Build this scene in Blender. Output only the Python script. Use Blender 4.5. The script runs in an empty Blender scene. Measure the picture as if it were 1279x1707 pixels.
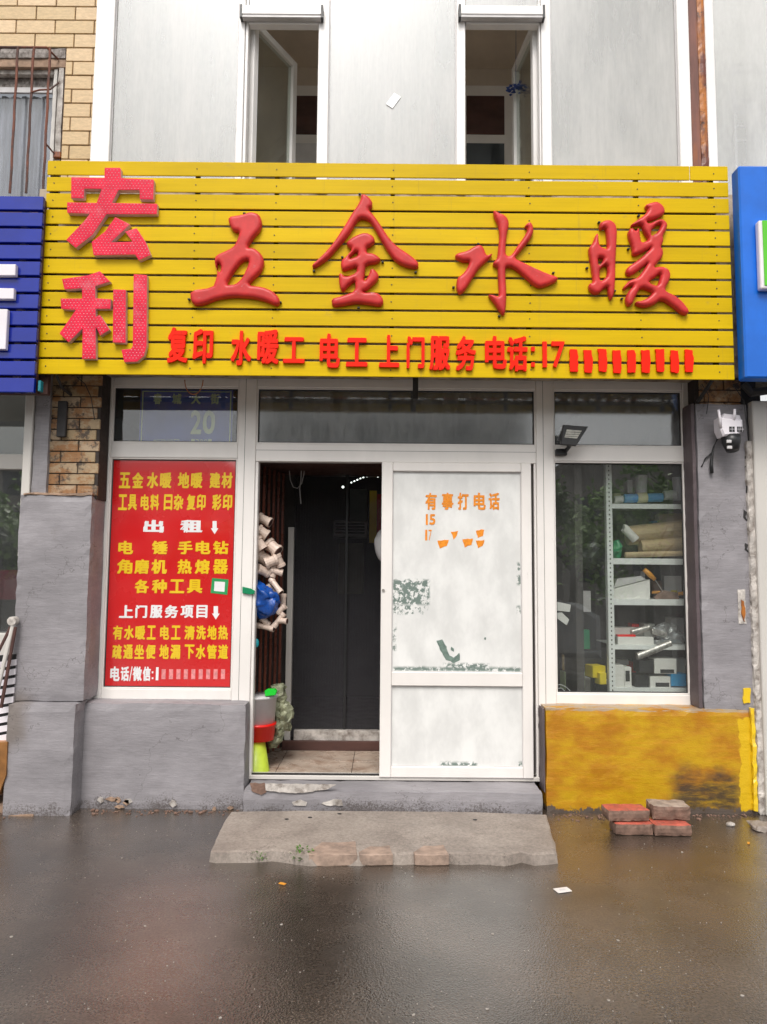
import bpy, bmesh, math, random
import numpy as np
from mathutils import Vector, Matrix, noise
random.seed(7)
SC = bpy.context.scene
COL = SC.collection

# ------------------------------------------------------------------ camera
F_PX, IW, IH = 1233.0, 1279.0, 1707.0
PITCH, ROLL, YAW = math.radians(5.0), math.radians(0.48), 0.0
CAM = Vector((0, -4.9, 1.5))
cd = bpy.data.cameras.new('camera'); cam = bpy.data.objects.new('camera', cd); COL.objects.link(cam)
cd.sensor_fit = 'VERTICAL'; cd.sensor_height = 36.0; cd.lens = 36.0 * F_PX / IH
cd.clip_start = 0.05; cd.clip_end = 500
RM = Matrix.Rotation(YAW, 3, 'Z') @ Matrix.Rotation(math.radians(90) + PITCH, 3, 'X') @ Matrix.Rotation(ROLL, 3, 'Z')
cam.matrix_world = Matrix.Translation(CAM) @ RM.to_4x4()
SC.camera = cam

# ------------------------------------------------------------------ world, sun, exposure
wd = bpy.data.worlds.new('World'); SC.world = wd; wd.use_nodes = True
nt = wd.node_tree; bg = nt.nodes['Background']
sky = nt.nodes.new('ShaderNodeTexSky'); sky.sky_type = 'NISHITA'; sky.sun_disc = False
SUN_EL, SUN_ROT = math.radians(51), math.radians(188)
sky.sun_elevation = SUN_EL; sky.sun_rotation = SUN_ROT
sky.air_density = 1.0; sky.dust_density = 3.0; sky.ozone_density = 1.0
hs = nt.nodes.new('ShaderNodeHueSaturation'); hs.inputs['Saturation'].default_value = 0.03
nt.links.new(sky.outputs[0], hs.inputs['Color']); nt.links.new(hs.outputs[0], bg.inputs['Color'])
bg.inputs['Strength'].default_value = 0.15
sd = bpy.data.lights.new('sun', 'SUN'); so = bpy.data.objects.new('sun', sd); COL.objects.link(so)
sd.energy = 1.6; sd.angle = math.radians(24); sd.color = (1.0, 0.93, 0.86)
sdir = Vector((math.sin(SUN_ROT) * math.cos(SUN_EL), math.cos(SUN_ROT) * math.cos(SUN_EL), math.sin(SUN_EL)))
so.rotation_euler = (-sdir).to_track_quat('-Z', 'Y').to_euler(); so.location = (0, -6, 30)
SC.view_settings.view_transform = 'Standard'; SC.view_settings.look = 'None'
SC.view_settings.gamma = 1.0; SC.view_settings.use_curve_mapping = False
SC.view_settings.exposure = 0.36
SC.render.engine = 'CYCLES'
SC.cycles.max_bounces = 8; SC.cycles.transparent_max_bounces = 12
SC.cycles.use_denoising = True

# ------------------------------------------------------------------ helpers
def W(px, py, Y):
    """world x, z of a photo point on the vertical plane y = Y"""
    d = RM @ Vector(((px - IW / 2) / F_PX, -(py - IH / 2) / F_PX, -1.0))
    t = (Y - CAM.y) / d.y
    return CAM.x + d.x * t, CAM.z + d.z * t
def G(px, py, z=0.0):
    d = RM @ Vector(((px - IW / 2) / F_PX, -(py - IH / 2) / F_PX, -1.0))
    t = (z - CAM.z) / d.z
    return CAM.x + d.x * t, CAM.y + d.y * t
def X(px, py, Y): return W(px, py, Y)[0]
def Z(px, py, Y): return W(px, py, Y)[1]
def R(x0, y0, x1, y1, Y):
    xm, ym = (x0 + x1) / 2, (y0 + y1) / 2
    return X(x0, ym, Y), X(x1, ym, Y), Z(xm, y1, Y), Z(xm, y0, Y)

def tag(o, label=None, cat=None, group=None, kind=None):
    if label: o['label'] = label
    if cat: o['category'] = cat
    if group: o['group'] = group
    if kind: o['kind'] = kind
    return o
def thing(name, label, cat, loc=(0, 0, 0), group=None):
    o = bpy.data.objects.new(name, None); COL.objects.link(o); o.location = loc
    o.empty_display_size = 0.1
    return tag(o, label, cat, group)

def world_loc(o):
    v = Vector(o.location)
    while o.parent: o = o.parent; v += Vector(o.location)
    return v

class B:
    def __init__(s): s.bm = bmesh.new()
    def box(s, x0, x1, y0, y1, z0, z1, bev=0.0, rot=None, seg=1):
        x0, x1 = min(x0, x1), max(x0, x1); y0, y1 = min(y0, y1), max(y0, y1); z0, z1 = min(z0, z1), max(z0, z1)
        c = Vector(((x0 + x1) / 2, (y0 + y1) / 2, (z0 + z1) / 2))
        r = bmesh.ops.create_cube(s.bm, size=1)
        vs = r['verts']
        for v in vs:
            v.co = Vector((v.co.x * (x1 - x0), v.co.y * (y1 - y0), v.co.z * (z1 - z0)))
        if bev > 0:
            es = list({e for v in vs for e in v.link_edges})
            rr = bmesh.ops.bevel(s.bm, geom=es, offset=bev, segments=seg, affect='EDGES', profile=0.5)
            vs = list({v for f in rr['faces'] for v in f.verts} | {v for v in vs if v.is_valid})
        for v in vs:
            if rot is not None: v.co = rot @ v.co
            v.co += c
        return s
    def cbox(s, c, size, rot=None, bev=0.0):
        x, y, z = c; a, b, d = size
        return s.box(x - a / 2, x + a / 2, y - b / 2, y + b / 2, z - d / 2, z + d / 2, bev, rot)
    def pbox(s, x0, y0, x1, y1, Y, depth, bev=0.0):
        a, b, c, d = R(x0, y0, x1, y1, Y)
        return s.box(a, b, Y, Y + depth, c, d, bev)
    def tube(s, pts, r, n=8, cap=True):
        pts = [Vector(p) for p in pts]; rings = []
        rs = r if isinstance(r, (list, tuple)) else [r] * len(pts)
        for i, p in enumerate(pts):
            d = (pts[min(i + 1, len(pts) - 1)] - pts[max(i - 1, 0)]).normalized()
            up = Vector((0, 0, 1)) if abs(d.z) < 0.9 else Vector((1, 0, 0))
            a = d.cross(up).normalized(); b = d.cross(a)
            rings.append([s.bm.verts.new(p + rs[i] * (a * math.cos(2 * math.pi * k / n) + b * math.sin(2 * math.pi * k / n))) for k in range(n)])
        for A, Bq in zip(rings, rings[1:]):
            for k in range(n):
                s.bm.faces.new((A[k], A[(k + 1) % n], Bq[(k + 1) % n], Bq[k]))
        if cap: s.bm.faces.new(rings[0]); s.bm.faces.new(rings[-1][::-1])
        return s
    def poly(s, pts):
        s.bm.faces.new([s.bm.verts.new(p) for p in pts]); return s
    def prism(s, pts, axis, a, b, bev=0.0):
        """extrude a 2D outline; axis 'y': pts are (x,z); axis 'z': (x,y); axis 'x': (y,z)"""
        def m(p, t):
            return (p[0], t, p[1]) if axis == 'y' else ((p[0], p[1], t) if axis == 'z' else (t, p[0], p[1]))
        A = [s.bm.verts.new(m(p, a)) for p in pts]; C = [s.bm.verts.new(m(p, b)) for p in pts]
        n = len(pts); fs = [s.bm.faces.new(A), s.bm.faces.new(C[::-1])]
        for i in range(n): fs.append(s.bm.faces.new((A[i], C[i], C[(i + 1) % n], A[(i + 1) % n])))
        if bev:
            es = [e for e in fs[0].edges] + [e for e in fs[1].edges]
            bmesh.ops.bevel(s.bm, geom=list(set(es)), offset=bev, segments=1, affect='EDGES')
        return s
    def rough(s, x0, x1, y0, y1, z0, z1, res=0.05, amp=0.004, sc=4.0, bev=0.006):
        nx, ny, nz = (max(1, int(round(abs(q) / res))) for q in (x1 - x0, y1 - y0, z1 - z0))
        vm = {}
        def V(i, j, k):
            if (i, j, k) not in vm:
                p = Vector((x0 + (x1 - x0) * i / nx, y0 + (y1 - y0) * j / ny, z0 + (z1 - z0) * k / nz))
                cnt = (i in (0, nx)) + (j in (0, ny)) + (k in (0, nz))
                c = Vector(((x0 + x1) / 2, (y0 + y1) / 2, (z0 + z1) / 2))
                if cnt >= 2:
                    q = c - p
                    p += Vector((math.copysign(bev, q.x) if i in (0, nx) else 0, math.copysign(bev, q.y) if j in (0, ny) else 0, math.copysign(bev, q.z) if k in (0, nz) else 0)) * (0.5 + 0.9 * noise.random())
                p += noise.noise_vector(p * sc) * amp + noise.noise_vector(p * sc * 3.3) * amp * 0.5
                vm[(i, j, k)] = s.bm.verts.new(p)
            return vm[(i, j, k)]
        def quad(a, b, c, d): s.bm.faces.new((V(*a), V(*b), V(*c), V(*d)))
        for i in range(nx):
            for j in range(ny):
                quad((i, j, 0), (i, j + 1, 0), (i + 1, j + 1, 0), (i + 1, j, 0)); quad((i, j, nz), (i + 1, j, nz), (i + 1, j + 1, nz), (i, j + 1, nz))
        for i in range(nx):
            for k in range(nz):
                quad((i, 0, k), (i + 1, 0, k), (i + 1, 0, k + 1), (i, 0, k + 1)); quad((i, ny, k), (i, ny, k + 1), (i + 1, ny, k + 1), (i + 1, ny, k))
        for j in range(ny):
            for k in range(nz):
                quad((0, j, k), (0, j, k + 1), (0, j + 1, k + 1), (0, j + 1, k)); quad((nx, j, k), (nx, j + 1, k), (nx, j + 1, k + 1), (nx, j, k + 1))
        return s
    def done(s, name, mat, parent=None, smooth=False, **kw):
        bm = s.bm
        bmesh.ops.recalc_face_normals(bm, faces=bm.faces)
        vs = [v.co for v in bm.verts]
        lo = Vector((min(v.x for v in vs), min(v.y for v in vs), min(v.z for v in vs)))
        hi = Vector((max(v.x for v in vs), max(v.y for v in vs), max(v.z for v in vs)))
        c = (lo + hi) / 2
        if parent is None: c.z = lo.z
        for v in bm.verts: v.co -= c
        me = bpy.data.meshes.new(name); bm.to_mesh(me); bm.free()
        if smooth: me.polygons.foreach_set('use_smooth', [True] * len(me.polygons))
        for m in (mat if isinstance(mat, (list, tuple)) else [mat]): me.materials.append(m)
        o = bpy.data.objects.new(name, me); COL.objects.link(o)
        if parent is not None:
            o.parent = parent; o.location = c - world_loc(parent)
        else: o.location = c
        return tag(o, **kw)

def mesh_obj(name, verts, faces, mat, parent=None, smooth=False, **kw):
    b = B(); vv = [b.bm.verts.new(v) for v in verts]
    for f in faces:
        try: b.bm.faces.new([vv[i] for i in f])
        except ValueError: pass
    return b.done(name, mat, parent, smooth, **kw)

# ------------------------------------------------------------------ materials
class NT:
    def __init__(s, name):
        s.m = bpy.data.materials.new(name); s.m.use_nodes = True; s.t = s.m.node_tree
        s.b = s.t.nodes['Principled BSDF']; s.o = s.t.nodes['Material Output']
        s.geo = s.t.nodes.new('ShaderNodeNewGeometry')
    def n(s, ty, **kw):
        k = s.t.nodes.new(ty)
        for a, v in kw.items(): setattr(k, a, v)
        return k
    def l(s, a, b): s.t.links.new(a, b)
    def pos(s, scale=(1, 1, 1), off=(0, 0, 0)):
        k = s.n('ShaderNodeMapping'); s.l(s.geo.outputs['Position'], k.inputs[0])
        k.inputs['Scale'].default_value = scale; k.inputs['Location'].default_value = off
        return k.outputs[0]
    def noise(s, sc, det=4, rough=0.55, stretch=(1, 1, 1), off=(0, 0, 0), dist=0.0):
        k = s.n('ShaderNodeTexNoise'); k.inputs['Scale'].default_value = sc; k.inputs['Detail'].default_value = det
        k.inputs['Roughness'].default_value = rough; k.inputs['Distortion'].default_value = dist
        s.l(s.pos(stretch, off), k.inputs['Vector']); return k.outputs['Fac']
    def ramp(s, fac, a, b, va=0.0, vb=1.0):
        k = s.n('ShaderNodeMapRange'); k.interpolation_type = 'SMOOTHSTEP'
        s.l(fac, k.inputs[0]); k.inputs[1].default_value = a; k.inputs[2].default_value = b
        k.inputs[3].default_value = va; k.inputs[4].default_value = vb; return k.outputs[0]
    def math(s, op, a, b=None):
        k = s.n('ShaderNodeMath', operation=op)
        for i, v in enumerate((a, b)):
            if v is None: continue
            if isinstance(v, (int, float)): k.inputs[i].default_value = v
            else: s.l(v, k.inputs[i])
        return k.outputs[0]
    def mix(s, fac, a, b):
        k = s.n('ShaderNodeMix', data_type='RGBA')
        for i, v in ((0, fac), (6, a), (7, b)):
            if isinstance(v, (int, float)): k.inputs[i].default_value = v
            elif isinstance(v, tuple): k.inputs[i].default_value = (*v[:3], 1)
            else: s.l(v, k.inputs[i])
        return k.outputs[2]
    def scale_col(s, col, fac):
        k = s.n('ShaderNodeVectorMath', operation='SCALE')
        if isinstance(col, tuple): k.inputs[0].default_value = col
        else: s.l(col, k.inputs[0])
        if isinstance(fac, (int, float)): k.inputs['Scale'].default_value = fac
        else: s.l(fac, k.inputs['Scale'])
        return k.outputs[0]
    def xyz(s):
        k = s.n('ShaderNodeSeparateXYZ'); s.l(s.geo.outputs['Position'], k.inputs[0]); return k.outputs
    def bump(s, h, strength=0.3, dist=0.01):
        k = s.n('ShaderNodeBump'); k.inputs['Strength'].default_value = strength; k.inputs['Distance'].default_value = dist
        s.l(h, k.inputs['Height']); s.l(k.outputs[0], s.b.inputs['Normal']); return k
    def base(s, v):
        if isinstance(v, tuple): s.b.inputs['Base Color'].default_value = (*v, 1)
        else: s.l(v, s.b.inputs['Base Color'])
    def rough(s, v):
        if isinstance(v, (int, float)): s.b.inputs['Roughness'].default_value = v
        else: s.l(v, s.b.inputs['Roughness'])
    def mask(s, x0, x1, z0, z1, soft=0.02, wob=0.0, wsc=20):
        o = s.xyz(); x, z = o['X'], o['Z']
        if wob:
            nn = s.math('MULTIPLY', s.math('SUBTRACT', s.noise(wsc, 4, .6), 0.5), wob * 2)
            mm = s.math('MULTIPLY', s.math('SUBTRACT', s.noise(wsc, 4, .6, off=(5, 3, 9)), 0.5), wob * 2)
            x = s.math('ADD', x, nn); z = s.math('ADD', z, mm)
        a = s.ramp(x, x0 - soft, x0 + soft); b = s.ramp(x, x1 - soft, x1 + soft, 1, 0)
        c = s.ramp(z, z0 - soft, z0 + soft); d = s.ramp(z, z1 - soft, z1 + soft, 1, 0)
        return s.math('MULTIPLY', s.math('MULTIPLY', a, b), s.math('MULTIPLY', c, d))

def pm(name, col, rough=0.5, var=0.12, vs=6, bump=0.1, bs=120, metal=0.0, dirt=None, damt=0.3, ds=9, stretch=(1, 1, 1), rnd=0.0, coat=0.0, spec=0.5):
    t = NT(name)
    v = t.ramp(t.noise(vs, 5, .6, stretch), 0.3, 0.7, 1 - var, 1 + var)
    c = t.scale_col(col, v)
    if rnd:
        oi = t.n('ShaderNodeObjectInfo'); c = t.scale_col(c, t.ramp(oi.outputs['Random'], 0, 1, 1 - rnd, 1 + rnd))
    if dirt:
        d = t.ramp(t.noise(ds, 6, .65, stretch, (3, 1, 7)), 0.62 - damt * 0.35, 0.75, 0, min(1, damt * 2))
        c = t.mix(d, c, dirt)
    t.base(c); t.rough(t.ramp(t.noise(vs * 2.3, 3, .5, off=(9, 9, 9)), 0.3, 0.7, max(0.02, rough - 0.07), min(1, rough + 0.07)))
    t.b.inputs['Metallic'].default_value = metal
    t.b.inputs['Coat Weight'].default_value = coat
    t.b.inputs['Specular IOR Level'].default_value = spec
    if bump: t.bump(t.noise(bs, 4, .6, stretch), bump, 0.004)
    return t.m

def glassmat(name, tint=(1, 1, 1), refl=1.0, haze=0.05, hcol=(.6, .62, .62), rough=0.02, transl=0.0, ior=1.55, dirtsc=6, wav=0.02, streak=None):
    t = NT(name); t.t.nodes.remove(t.b)
    tr = t.n('ShaderNodeBsdfTransparent'); tr.inputs[0].default_value = (*tint, 1)
    gl = t.n('ShaderNodeBsdfGlossy'); gl.inputs['Roughness'].default_value = rough
    bp = t.n('ShaderNodeBump'); bp.inputs['Strength'].default_value = wav; bp.inputs['Distance'].default_value = 0.02
    t.l(t.noise(3.0, 2, .5), bp.inputs['Height']); t.l(bp.outputs[0], gl.inputs['Normal'])
    dt = t.n('ShaderNodeVectorMath', operation='DOT_PRODUCT'); t.l(t.geo.outputs['Incoming'], dt.inputs[0]); t.l(t.geo.outputs['Normal'], dt.inputs[1])
    c5 = t.math('POWER', t.math('SUBTRACT', 1.0, t.math('ABSOLUTE', dt.outputs['Value'])), 5.0)
    f0 = min(.9, .043 * refl)      # Schlick reflectance, the same from both faces of the thin pane
    fac = t.math('MINIMUM', t.math('ADD', f0, t.math('MULTIPLY', c5, 1 - f0)), 1.0)
    df = t.n('ShaderNodeBsdfDiffuse'); df.inputs[0].default_value = (*hcol, 1)
    body = df.outputs[0]
    if transl > 0:
        tl = t.n('ShaderNodeBsdfTranslucent'); tl.inputs[0].default_value = (*hcol, 1)
        mx = t.n('ShaderNodeMixShader'); mx.inputs[0].default_value = transl; t.l(df.outputs[0], mx.inputs[1]); t.l(tl.outputs[0], mx.inputs[2]); body = mx.outputs[0]
    m1 = t.n('ShaderNodeMixShader')
    hz = t.ramp(t.noise(dirtsc, 5, .65, (1.6, 1, .5)), 0.25, 0.8, haze * 0.5, haze * 1.5 if haze < .6 else haze)
    if streak:
        a_ = t.noise(2.2, 5, .6, (1.3, 1, .35), (3, 0, 2)); b_ = t.noise(16, 6, .7, (1.2, 1, .10), (1, 0, 6))
        hz = t.math('ADD', t.ramp(a_, .3, .7, streak[0], streak[1]), t.ramp(b_, .3, .75, -.07, .10))
    t.l(hz, m1.inputs[0]); t.l(tr.outputs[0], m1.inputs[1]); t.l(body, m1.inputs[2])
    m2 = t.n('ShaderNodeMixShader'); t.l(fac, m2.inputs[0]); t.l(m1.outputs[0], m2.inputs[1]); t.l(gl.outputs[0], m2.inputs[2])
    t.l(m2.outputs[0], t.o.inputs['Surface']); return t.m

def emit(name, col, s):
    t = NT(name); t.t.nodes.remove(t.b); e = t.n('ShaderNodeEmission'); e.inputs[0].default_value = (*col, 1); e.inputs[1].default_value = s
    t.l(e.outputs[0], t.o.inputs['Surface']); return t.m

# asphalt
def m_asphalt():
    t = NT('wet_asphalt')
    big = t.noise(1.3, 5, .6); fine = t.noise(90, 3, .7); agg = t.n('ShaderNodeTexVoronoi'); agg.inputs['Scale'].default_value = 130
    t.l(t.pos(), agg.inputs['Vector'])
    c = t.mix(t.ramp(big, .35, .65), (.036, .027, .020), (.080, .060, .046))
    c = t.scale_col(c, t.ramp(fine, .3, .75, .45, 1.9))
    crk = t.ramp(t.math('ABSOLUTE', t.math('SUBTRACT', t.noise(.9, 7, .62, off=(6, 6, 0)), .5)), .0, .0022, 1, 0)
    c = t.scale_col(c, t.math('SUBTRACT', 1.0, t.math('MULTIPLY', crk, .5)))
    sp = t.ramp(agg.outputs['Distance'], .02, .17, 1, 0)
    k = t.n('ShaderNodeSeparateColor'); t.l(agg.outputs['Color'], k.inputs[0])
    sp = t.math('MULTIPLY', sp, t.ramp(k.outputs[0], .80, .93))
    c = t.mix(sp, c, (.13, .11, .09))
    t.base(c)
    r = t.ramp(t.noise(2.1, 5, .6, off=(4, 2, 0)), .35, .68, .17, .34)
    t.rough(t.math('ADD', r, t.ramp(fine, .4, .8, 0, .10)))
    t.b.inputs['Coat Weight'].default_value = 1.0; t.b.inputs['Coat IOR'].default_value = 1.5; t.l(t.ramp(t.noise(1.7, 5, .6, off=(2, 6, 0)), .38, .66, .06, .22), t.b.inputs['Coat Roughness'])
    cb = t.n('ShaderNodeBump'); cb.inputs['Strength'].default_value = .19; cb.inputs['Distance'].default_value = .01; t.l(t.math('ADD', t.math('ADD', t.noise(70, 4, .7), t.math('MULTIPLY', agg.outputs['Distance'], .8)), t.math('MULTIPLY', t.noise(6, 3, .5), .9)), cb.inputs['Height']); t.l(cb.outputs[0], t.b.inputs['Coat Normal'])
    h = t.math('ADD', t.math('MULTIPLY', agg.outputs['Distance'], .7), t.math('MULTIPLY', fine, .8))
    h = t.math('ADD', h, t.math('MULTIPLY', t.noise(9, 4, .6), 1.2))
    t.bump(h, 0.22, 0.006)
    return t.m
def m_concrete():
    t = NT('worn_concrete')
    c = t.mix(t.ramp(t.noise(3, 6, .65), .35, .65), (.34, .29, .25), (.25, .21, .18))
    c = t.scale_col(c, t.ramp(t.noise(60, 4, .7), .3, .7, .8, 1.18))
    c = t.mix(t.ramp(t.noise(7, 7, .7, off=(2, 8, 1)), .60, .72, 0, .7), c, (.17, .13, .105))
    hair = t.ramp(t.math('ABSOLUTE', t.math('SUBTRACT', t.noise(1.9, 7, .65, off=(8, 3, 5)), .5)), .0, .0035, 1, 0)
    c = t.mix(t.math('MULTIPLY', hair, .7), c, (.07, .055, .045))
    t.base(c); t.rough(t.ramp(t.noise(4, 4, .5), .3, .7, .45, .75))
    t.bump(t.math('ADD', t.noise(25, 6, .7), t.math('MULTIPLY', t.noise(160, 3, .7), .5)), .5, .008); return t.m
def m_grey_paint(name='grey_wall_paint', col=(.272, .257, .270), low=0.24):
    t = NT(name)
    c = t.scale_col(col, t.ramp(t.noise(3.5, 6, .6, (.6, 1, 1.2)), .3, .7, .84, 1.14))
    c = t.scale_col(c, t.ramp(t.noise(10, 4, .6, (.3, 1, 3.5), (1, 1, 6)), .3, .7, .96, 1.04))
    c = t.scale_col(c, t.ramp(t.noise(42, 5, .7, (.22, 1, 2.2), (1, 4, 6)), .3, .7, .91, 1.08))
    c = t.mix(t.ramp(t.noise(20, 6, .75, (1.6, 1, .18), (6, 1, 6)), .62, .76, 0, .35), c, (.15, .13, .125))
    c = t.mix(t.ramp(t.noise(48, 3, .6, off=(2, 2, 9)), .735, .75, 0, .8), c, (.42, .38, .33))
    # mud splashes that thin out upward, as a speckled dirt coat
    z = t.xyz()['Z']
    spl = t.math('ADD', t.noise(95, 4, .8), t.math('MULTIPLY', t.noise(3, 5, .6, off=(0, 4, 2)), .8))
    th = t.ramp(z, .0, low, .84, 1.25)
    k = t.math('SUBTRACT', spl, th); d = t.ramp(k, 0, .16)
    c = t.mix(t.math('MULTIPLY', d, .75), c, (.07, .055, .047))
    c = t.mix(t.ramp(t.noise(2.2, 6, .7, off=(7, 1, 3)), .62, .78, 0, .45), c, (.13, .105, .09))
    st_ = t.mask(-2.42, -2.26, .42, .72, .06, .10, 3)
    c = t.mix(t.math('MULTIPLY', st_, .55), c, (.13, .095, .06))
    hair = t.ramp(t.math('ABSOLUTE', t.math('SUBTRACT', t.noise(1.1, 6, .62, off=(3, 7, 5)), .5)), .0, .0028, 1, 0)
    c = t.mix(t.math('MULTIPLY', hair, .55), c, (.08, .07, .07))
    t.base(c); t.rough(.55)
    t.bump(t.math('ADD', t.math('MULTIPLY', t.noise(9, 5, .6, (.7, 1, 1.2)), .6), t.math('MULTIPLY', t.noise(75, 5, .7, (.35, 1, 1.6)), .55)), .5, .007); return t.m
def m_yellow_wall(bx):
    x0, x1, z0, z1 = bx; w = x1 - x0; h = z1 - z0
    t = NT('brushed_yellow_wall_paint')
    n1 = t.noise(3.2, 6, .6, (1, 1, 1.6)); n2 = t.noise(13, 5, .65, (.35, 1, 3.2), (2, 0, 5))
    c = t.mix(t.ramp(n1, .36, .64), (.53, .315, .006), (.40, .165, .006))
    c = t.mix(t.ramp(n2, .45, .75, 0, .55), c, (.55, .22, .01))
    # brown grime patch to the lower right, with its own ragged outline
    g = t.mask(x0 + w * .58, x1 - w * .07, z0 - .2, z0 + h * .38, .07, .15, 4)
    g = t.math('MULTIPLY', g, t.ramp(t.noise(9, 6, .7, (.5, 1, 2)), .30, .58, .35, 1))
    c = t.mix(t.math('MULTIPLY', g, .93), c, (.045, .032, .025))
    # bare foot of the wall where the paint has flaked
    z = t.xyz()['Z']; k = t.math('SUBTRACT', t.math('ADD', t.noise(17, 5, .7), t.math('MULTIPLY', t.noise(60, 3, .7), .3)), t.ramp(z, z0 + .0, z0 + .10, .52, 1.05))
    c = t.mix(t.ramp(k, 0, .05), c, (.11, .085, .07))
    # top ledge: bare cement showing
    k2 = t.math('SUBTRACT', t.noise(14, 5, .7, (.4, 1, 3)), t.ramp(z, z1 - .05, z1 - .012, 1.0, .44))
    c = t.mix(t.ramp(k2, 0, .05, 0, .75), c, (.36, .31, .25))
    # brighter yellow flaking strip at the right end
    e = t.mask(x1 - w * .085, x1 + 1, z0 + .03, z1 - .06, .004, .05, 11)
    c = t.mix(e, c, (.66, .42, .008))
    t.base(c); t.rough(.42)
    t.bump(t.math('ADD', t.noise(11, 6, .65, (.5, 1, 1.8)), t.math('MULTIPLY', t.noise(120, 3, .6), .35)), .5, .009); return t.m
def m_door_film(pa):
    """white paint on glass, peeled in a few ragged patches (pa: list of x0,x1,z0,z1,density)"""
    t = NT('whitewashed_door_panel')
    c = t.scale_col((.74, .74, .72), t.ramp(t.noise(5, 5, .6, (1.2, 1, .7)), .3, .7, .87, 1.07))
    tot = None
    for (x0, x1, z0, z1, d) in pa:
        m = t.math('MULTIPLY', t.mask(x0, x1, z0, z1, .012, .012, 25), t.ramp(t.noise(34, 6, .72, off=(d * 7, 0, 1)), .55 - d * .12, .575 - d * .12))
        tot = m if tot is None else t.math('MAXIMUM', tot, m)
    c = t.mix(tot, c, (.16, .21, .185))
    t.base(c); t.rough(t.ramp(t.noise(8, 4, .5), .3, .7, .28, .5))
    t.bump(t.math('SUBTRACT', t.noise(18, 4, .6), t.math('MULTIPLY', tot, 1.5)), .15, .004); return t.m
def m_upvc(name='white_upvc', col=(.80, .765, .73)):
    t = NT(name)
    c = t.scale_col(col, t.ramp(t.noise(4, 4, .6, (1, 1, .5)), .3, .7, .95, 1.03))
    c = t.mix(t.ramp(t.noise(16, 7, .75, (1.5, 1, .6), (5, 5, 5)), .63, .78, 0, .45), c, (.42, .38, .33))
    t.base(c); t.rough(.36); return t.m
def m_brick_face(name, col, stain=0.0):
    t = NT(name); oi = t.n('ShaderNodeObjectInfo')
    hs_ = t.mix(oi.outputs['Random'], tuple(v * .86 for v in col), (col[0] * 1.06, col[1] * 1.08, col[2] * 1.3))
    c = t.scale_col(hs_, t.ramp(t.noise(40, 5, .7, (.6, 1, 2)), .3, .7, .86, 1.10))
    if stain:
        c = t.mix(t.ramp(t.noise(7, 6, .7, (1, 1, 1.5)), .44, .58, 0, stain), c, (.28, .13, .045))
        c = t.mix(t.ramp(t.noise(11, 6, .75, (1, 1, 1), (3, 3, 3)), .50, .62, 0, stain), c, (.055, .04, .03))
    t.base(c); t.rough(.42 if not stain else .6); t.bump(t.noise(70, 5, .7), .3, .004); return t.m
def m_rust(name, col=(.17, .045, .022), col2=(.30, .09, .02), m=.4):
    t = NT(name)
    c = t.mix(t.ramp(t.noise(9, 6, .7, (1, 1, .35)), .42, .6), col, col2)
    c = t.mix(t.ramp(t.noise(22, 6, .7, off=(1, 2, 3)), .58, .68, 0, .85), c, (.045, .025, .02))
    t.base(c); t.rough(m); t.bump(t.noise(60, 5, .7), .4, .004); return t.m
def m_slat():
    t = NT('yellow_slat_paint')
    oi = t.n('ShaderNodeObjectInfo')
    c = t.scale_col(t.mix(oi.outputs['Random'], (.58, .385, .001), (.66, .442, .002)), t.ramp(t.noise(5, 4, .6, (.25, 1, 2)), .3, .7, .93, 1.06))
    c = t.scale_col(c, t.ramp(t.noise(30, 3, .6, (.04, 1, 5)), .3, .7, .96, 1.03))
    c = t.mix(t.ramp(t.noise(9, 7, .75, (.7, 1, 1), (1, 8, 1)), .60, .72, 0, .45), c, (.40, .27, .05))
    dr = t.ramp(t.noise(26, 5, .7, (1, 1, .05), (4, 1, 2)), .60, .75, 0, .30)
    c = t.mix(dr, c, (.30, .20, .05))
    t.base(c); t.rough(.38); t.b.inputs['Specular IOR Level'].default_value = .12; t.bump(t.noise(5, 2, .5, (1.4, 1, .4)), .12, .02); return t.m
def m_puffy():
    t = NT('weathered_red_letter')
    c = t.scale_col((.56, .035, .034), t.ramp(t.noise(9, 5, .6), .3, .7, .85, 1.12))
    up = t.n('ShaderNodeSeparateXYZ'); t.l(t.geo.outputs['Normal'], up.inputs[0])
    n = t.noise(20, 6, .75, off=(0, 2, 0)); k = t.math('ADD', n, t.math('MULTIPLY', up.outputs['Z'], .16))
    c = t.mix(t.ramp(k, .62, .78, 0, .55), c, (.42, .34, .35))   # settled dust on upward faces
    t.base(c); t.rough(.36); t.b.inputs['Specular IOR Level'].default_value = .3; return t.m

M = {}
M['asphalt'] = m_asphalt(); M['concrete'] = m_concrete(); M['grey'] = m_grey_paint(); M['grey_shaded'] = m_grey_paint('grey_side_shade', (.10, .075, .08), .1)  # darker, browner copy of the grey carries the shade of the side faces
M['upvc'] = m_upvc(); M['upvc_old'] = m_upvc('aged_white_upvc', (.60, .57, .53)); M['upvc_bright'] = m_upvc('clean_white_upvc', (.84, .82, .80))
M['slat'] = m_slat(); M['puffy'] = m_puffy()
M['led_red'] = pm('led_letter_red_face', (.70, .018, .055), .45, .12, 8, .1, 200, dirt=(.75, .22, .26), damt=.25, ds=5, spec=.2)
M['led_side'] = pm('led_letter_side', (.62, .40, .40), .5)
M['led_dot'] = pm('led_dot_plastic', (.86, .50, .55), .25, bump=0)
M['small_red'] = pm('small_letter_red_acrylic', (.90, .016, .002), .45, .06, 10, 0, spec=.15, dirt=(.35, .02, .01), damt=.2, ds=20)
M['blue_slat'] = pm('deep_blue_slat_paint', (.002, .016, .27), .17, .1, 5, .04, 4)
M['blue_panel'] = pm('bright_blue_panel', (.002, .135, .62), .38, .12, 3, .1, 8)
M['white_letter'] = pm('white_letter_acrylic', (.78, .74, .78), .35, .04)
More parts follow.
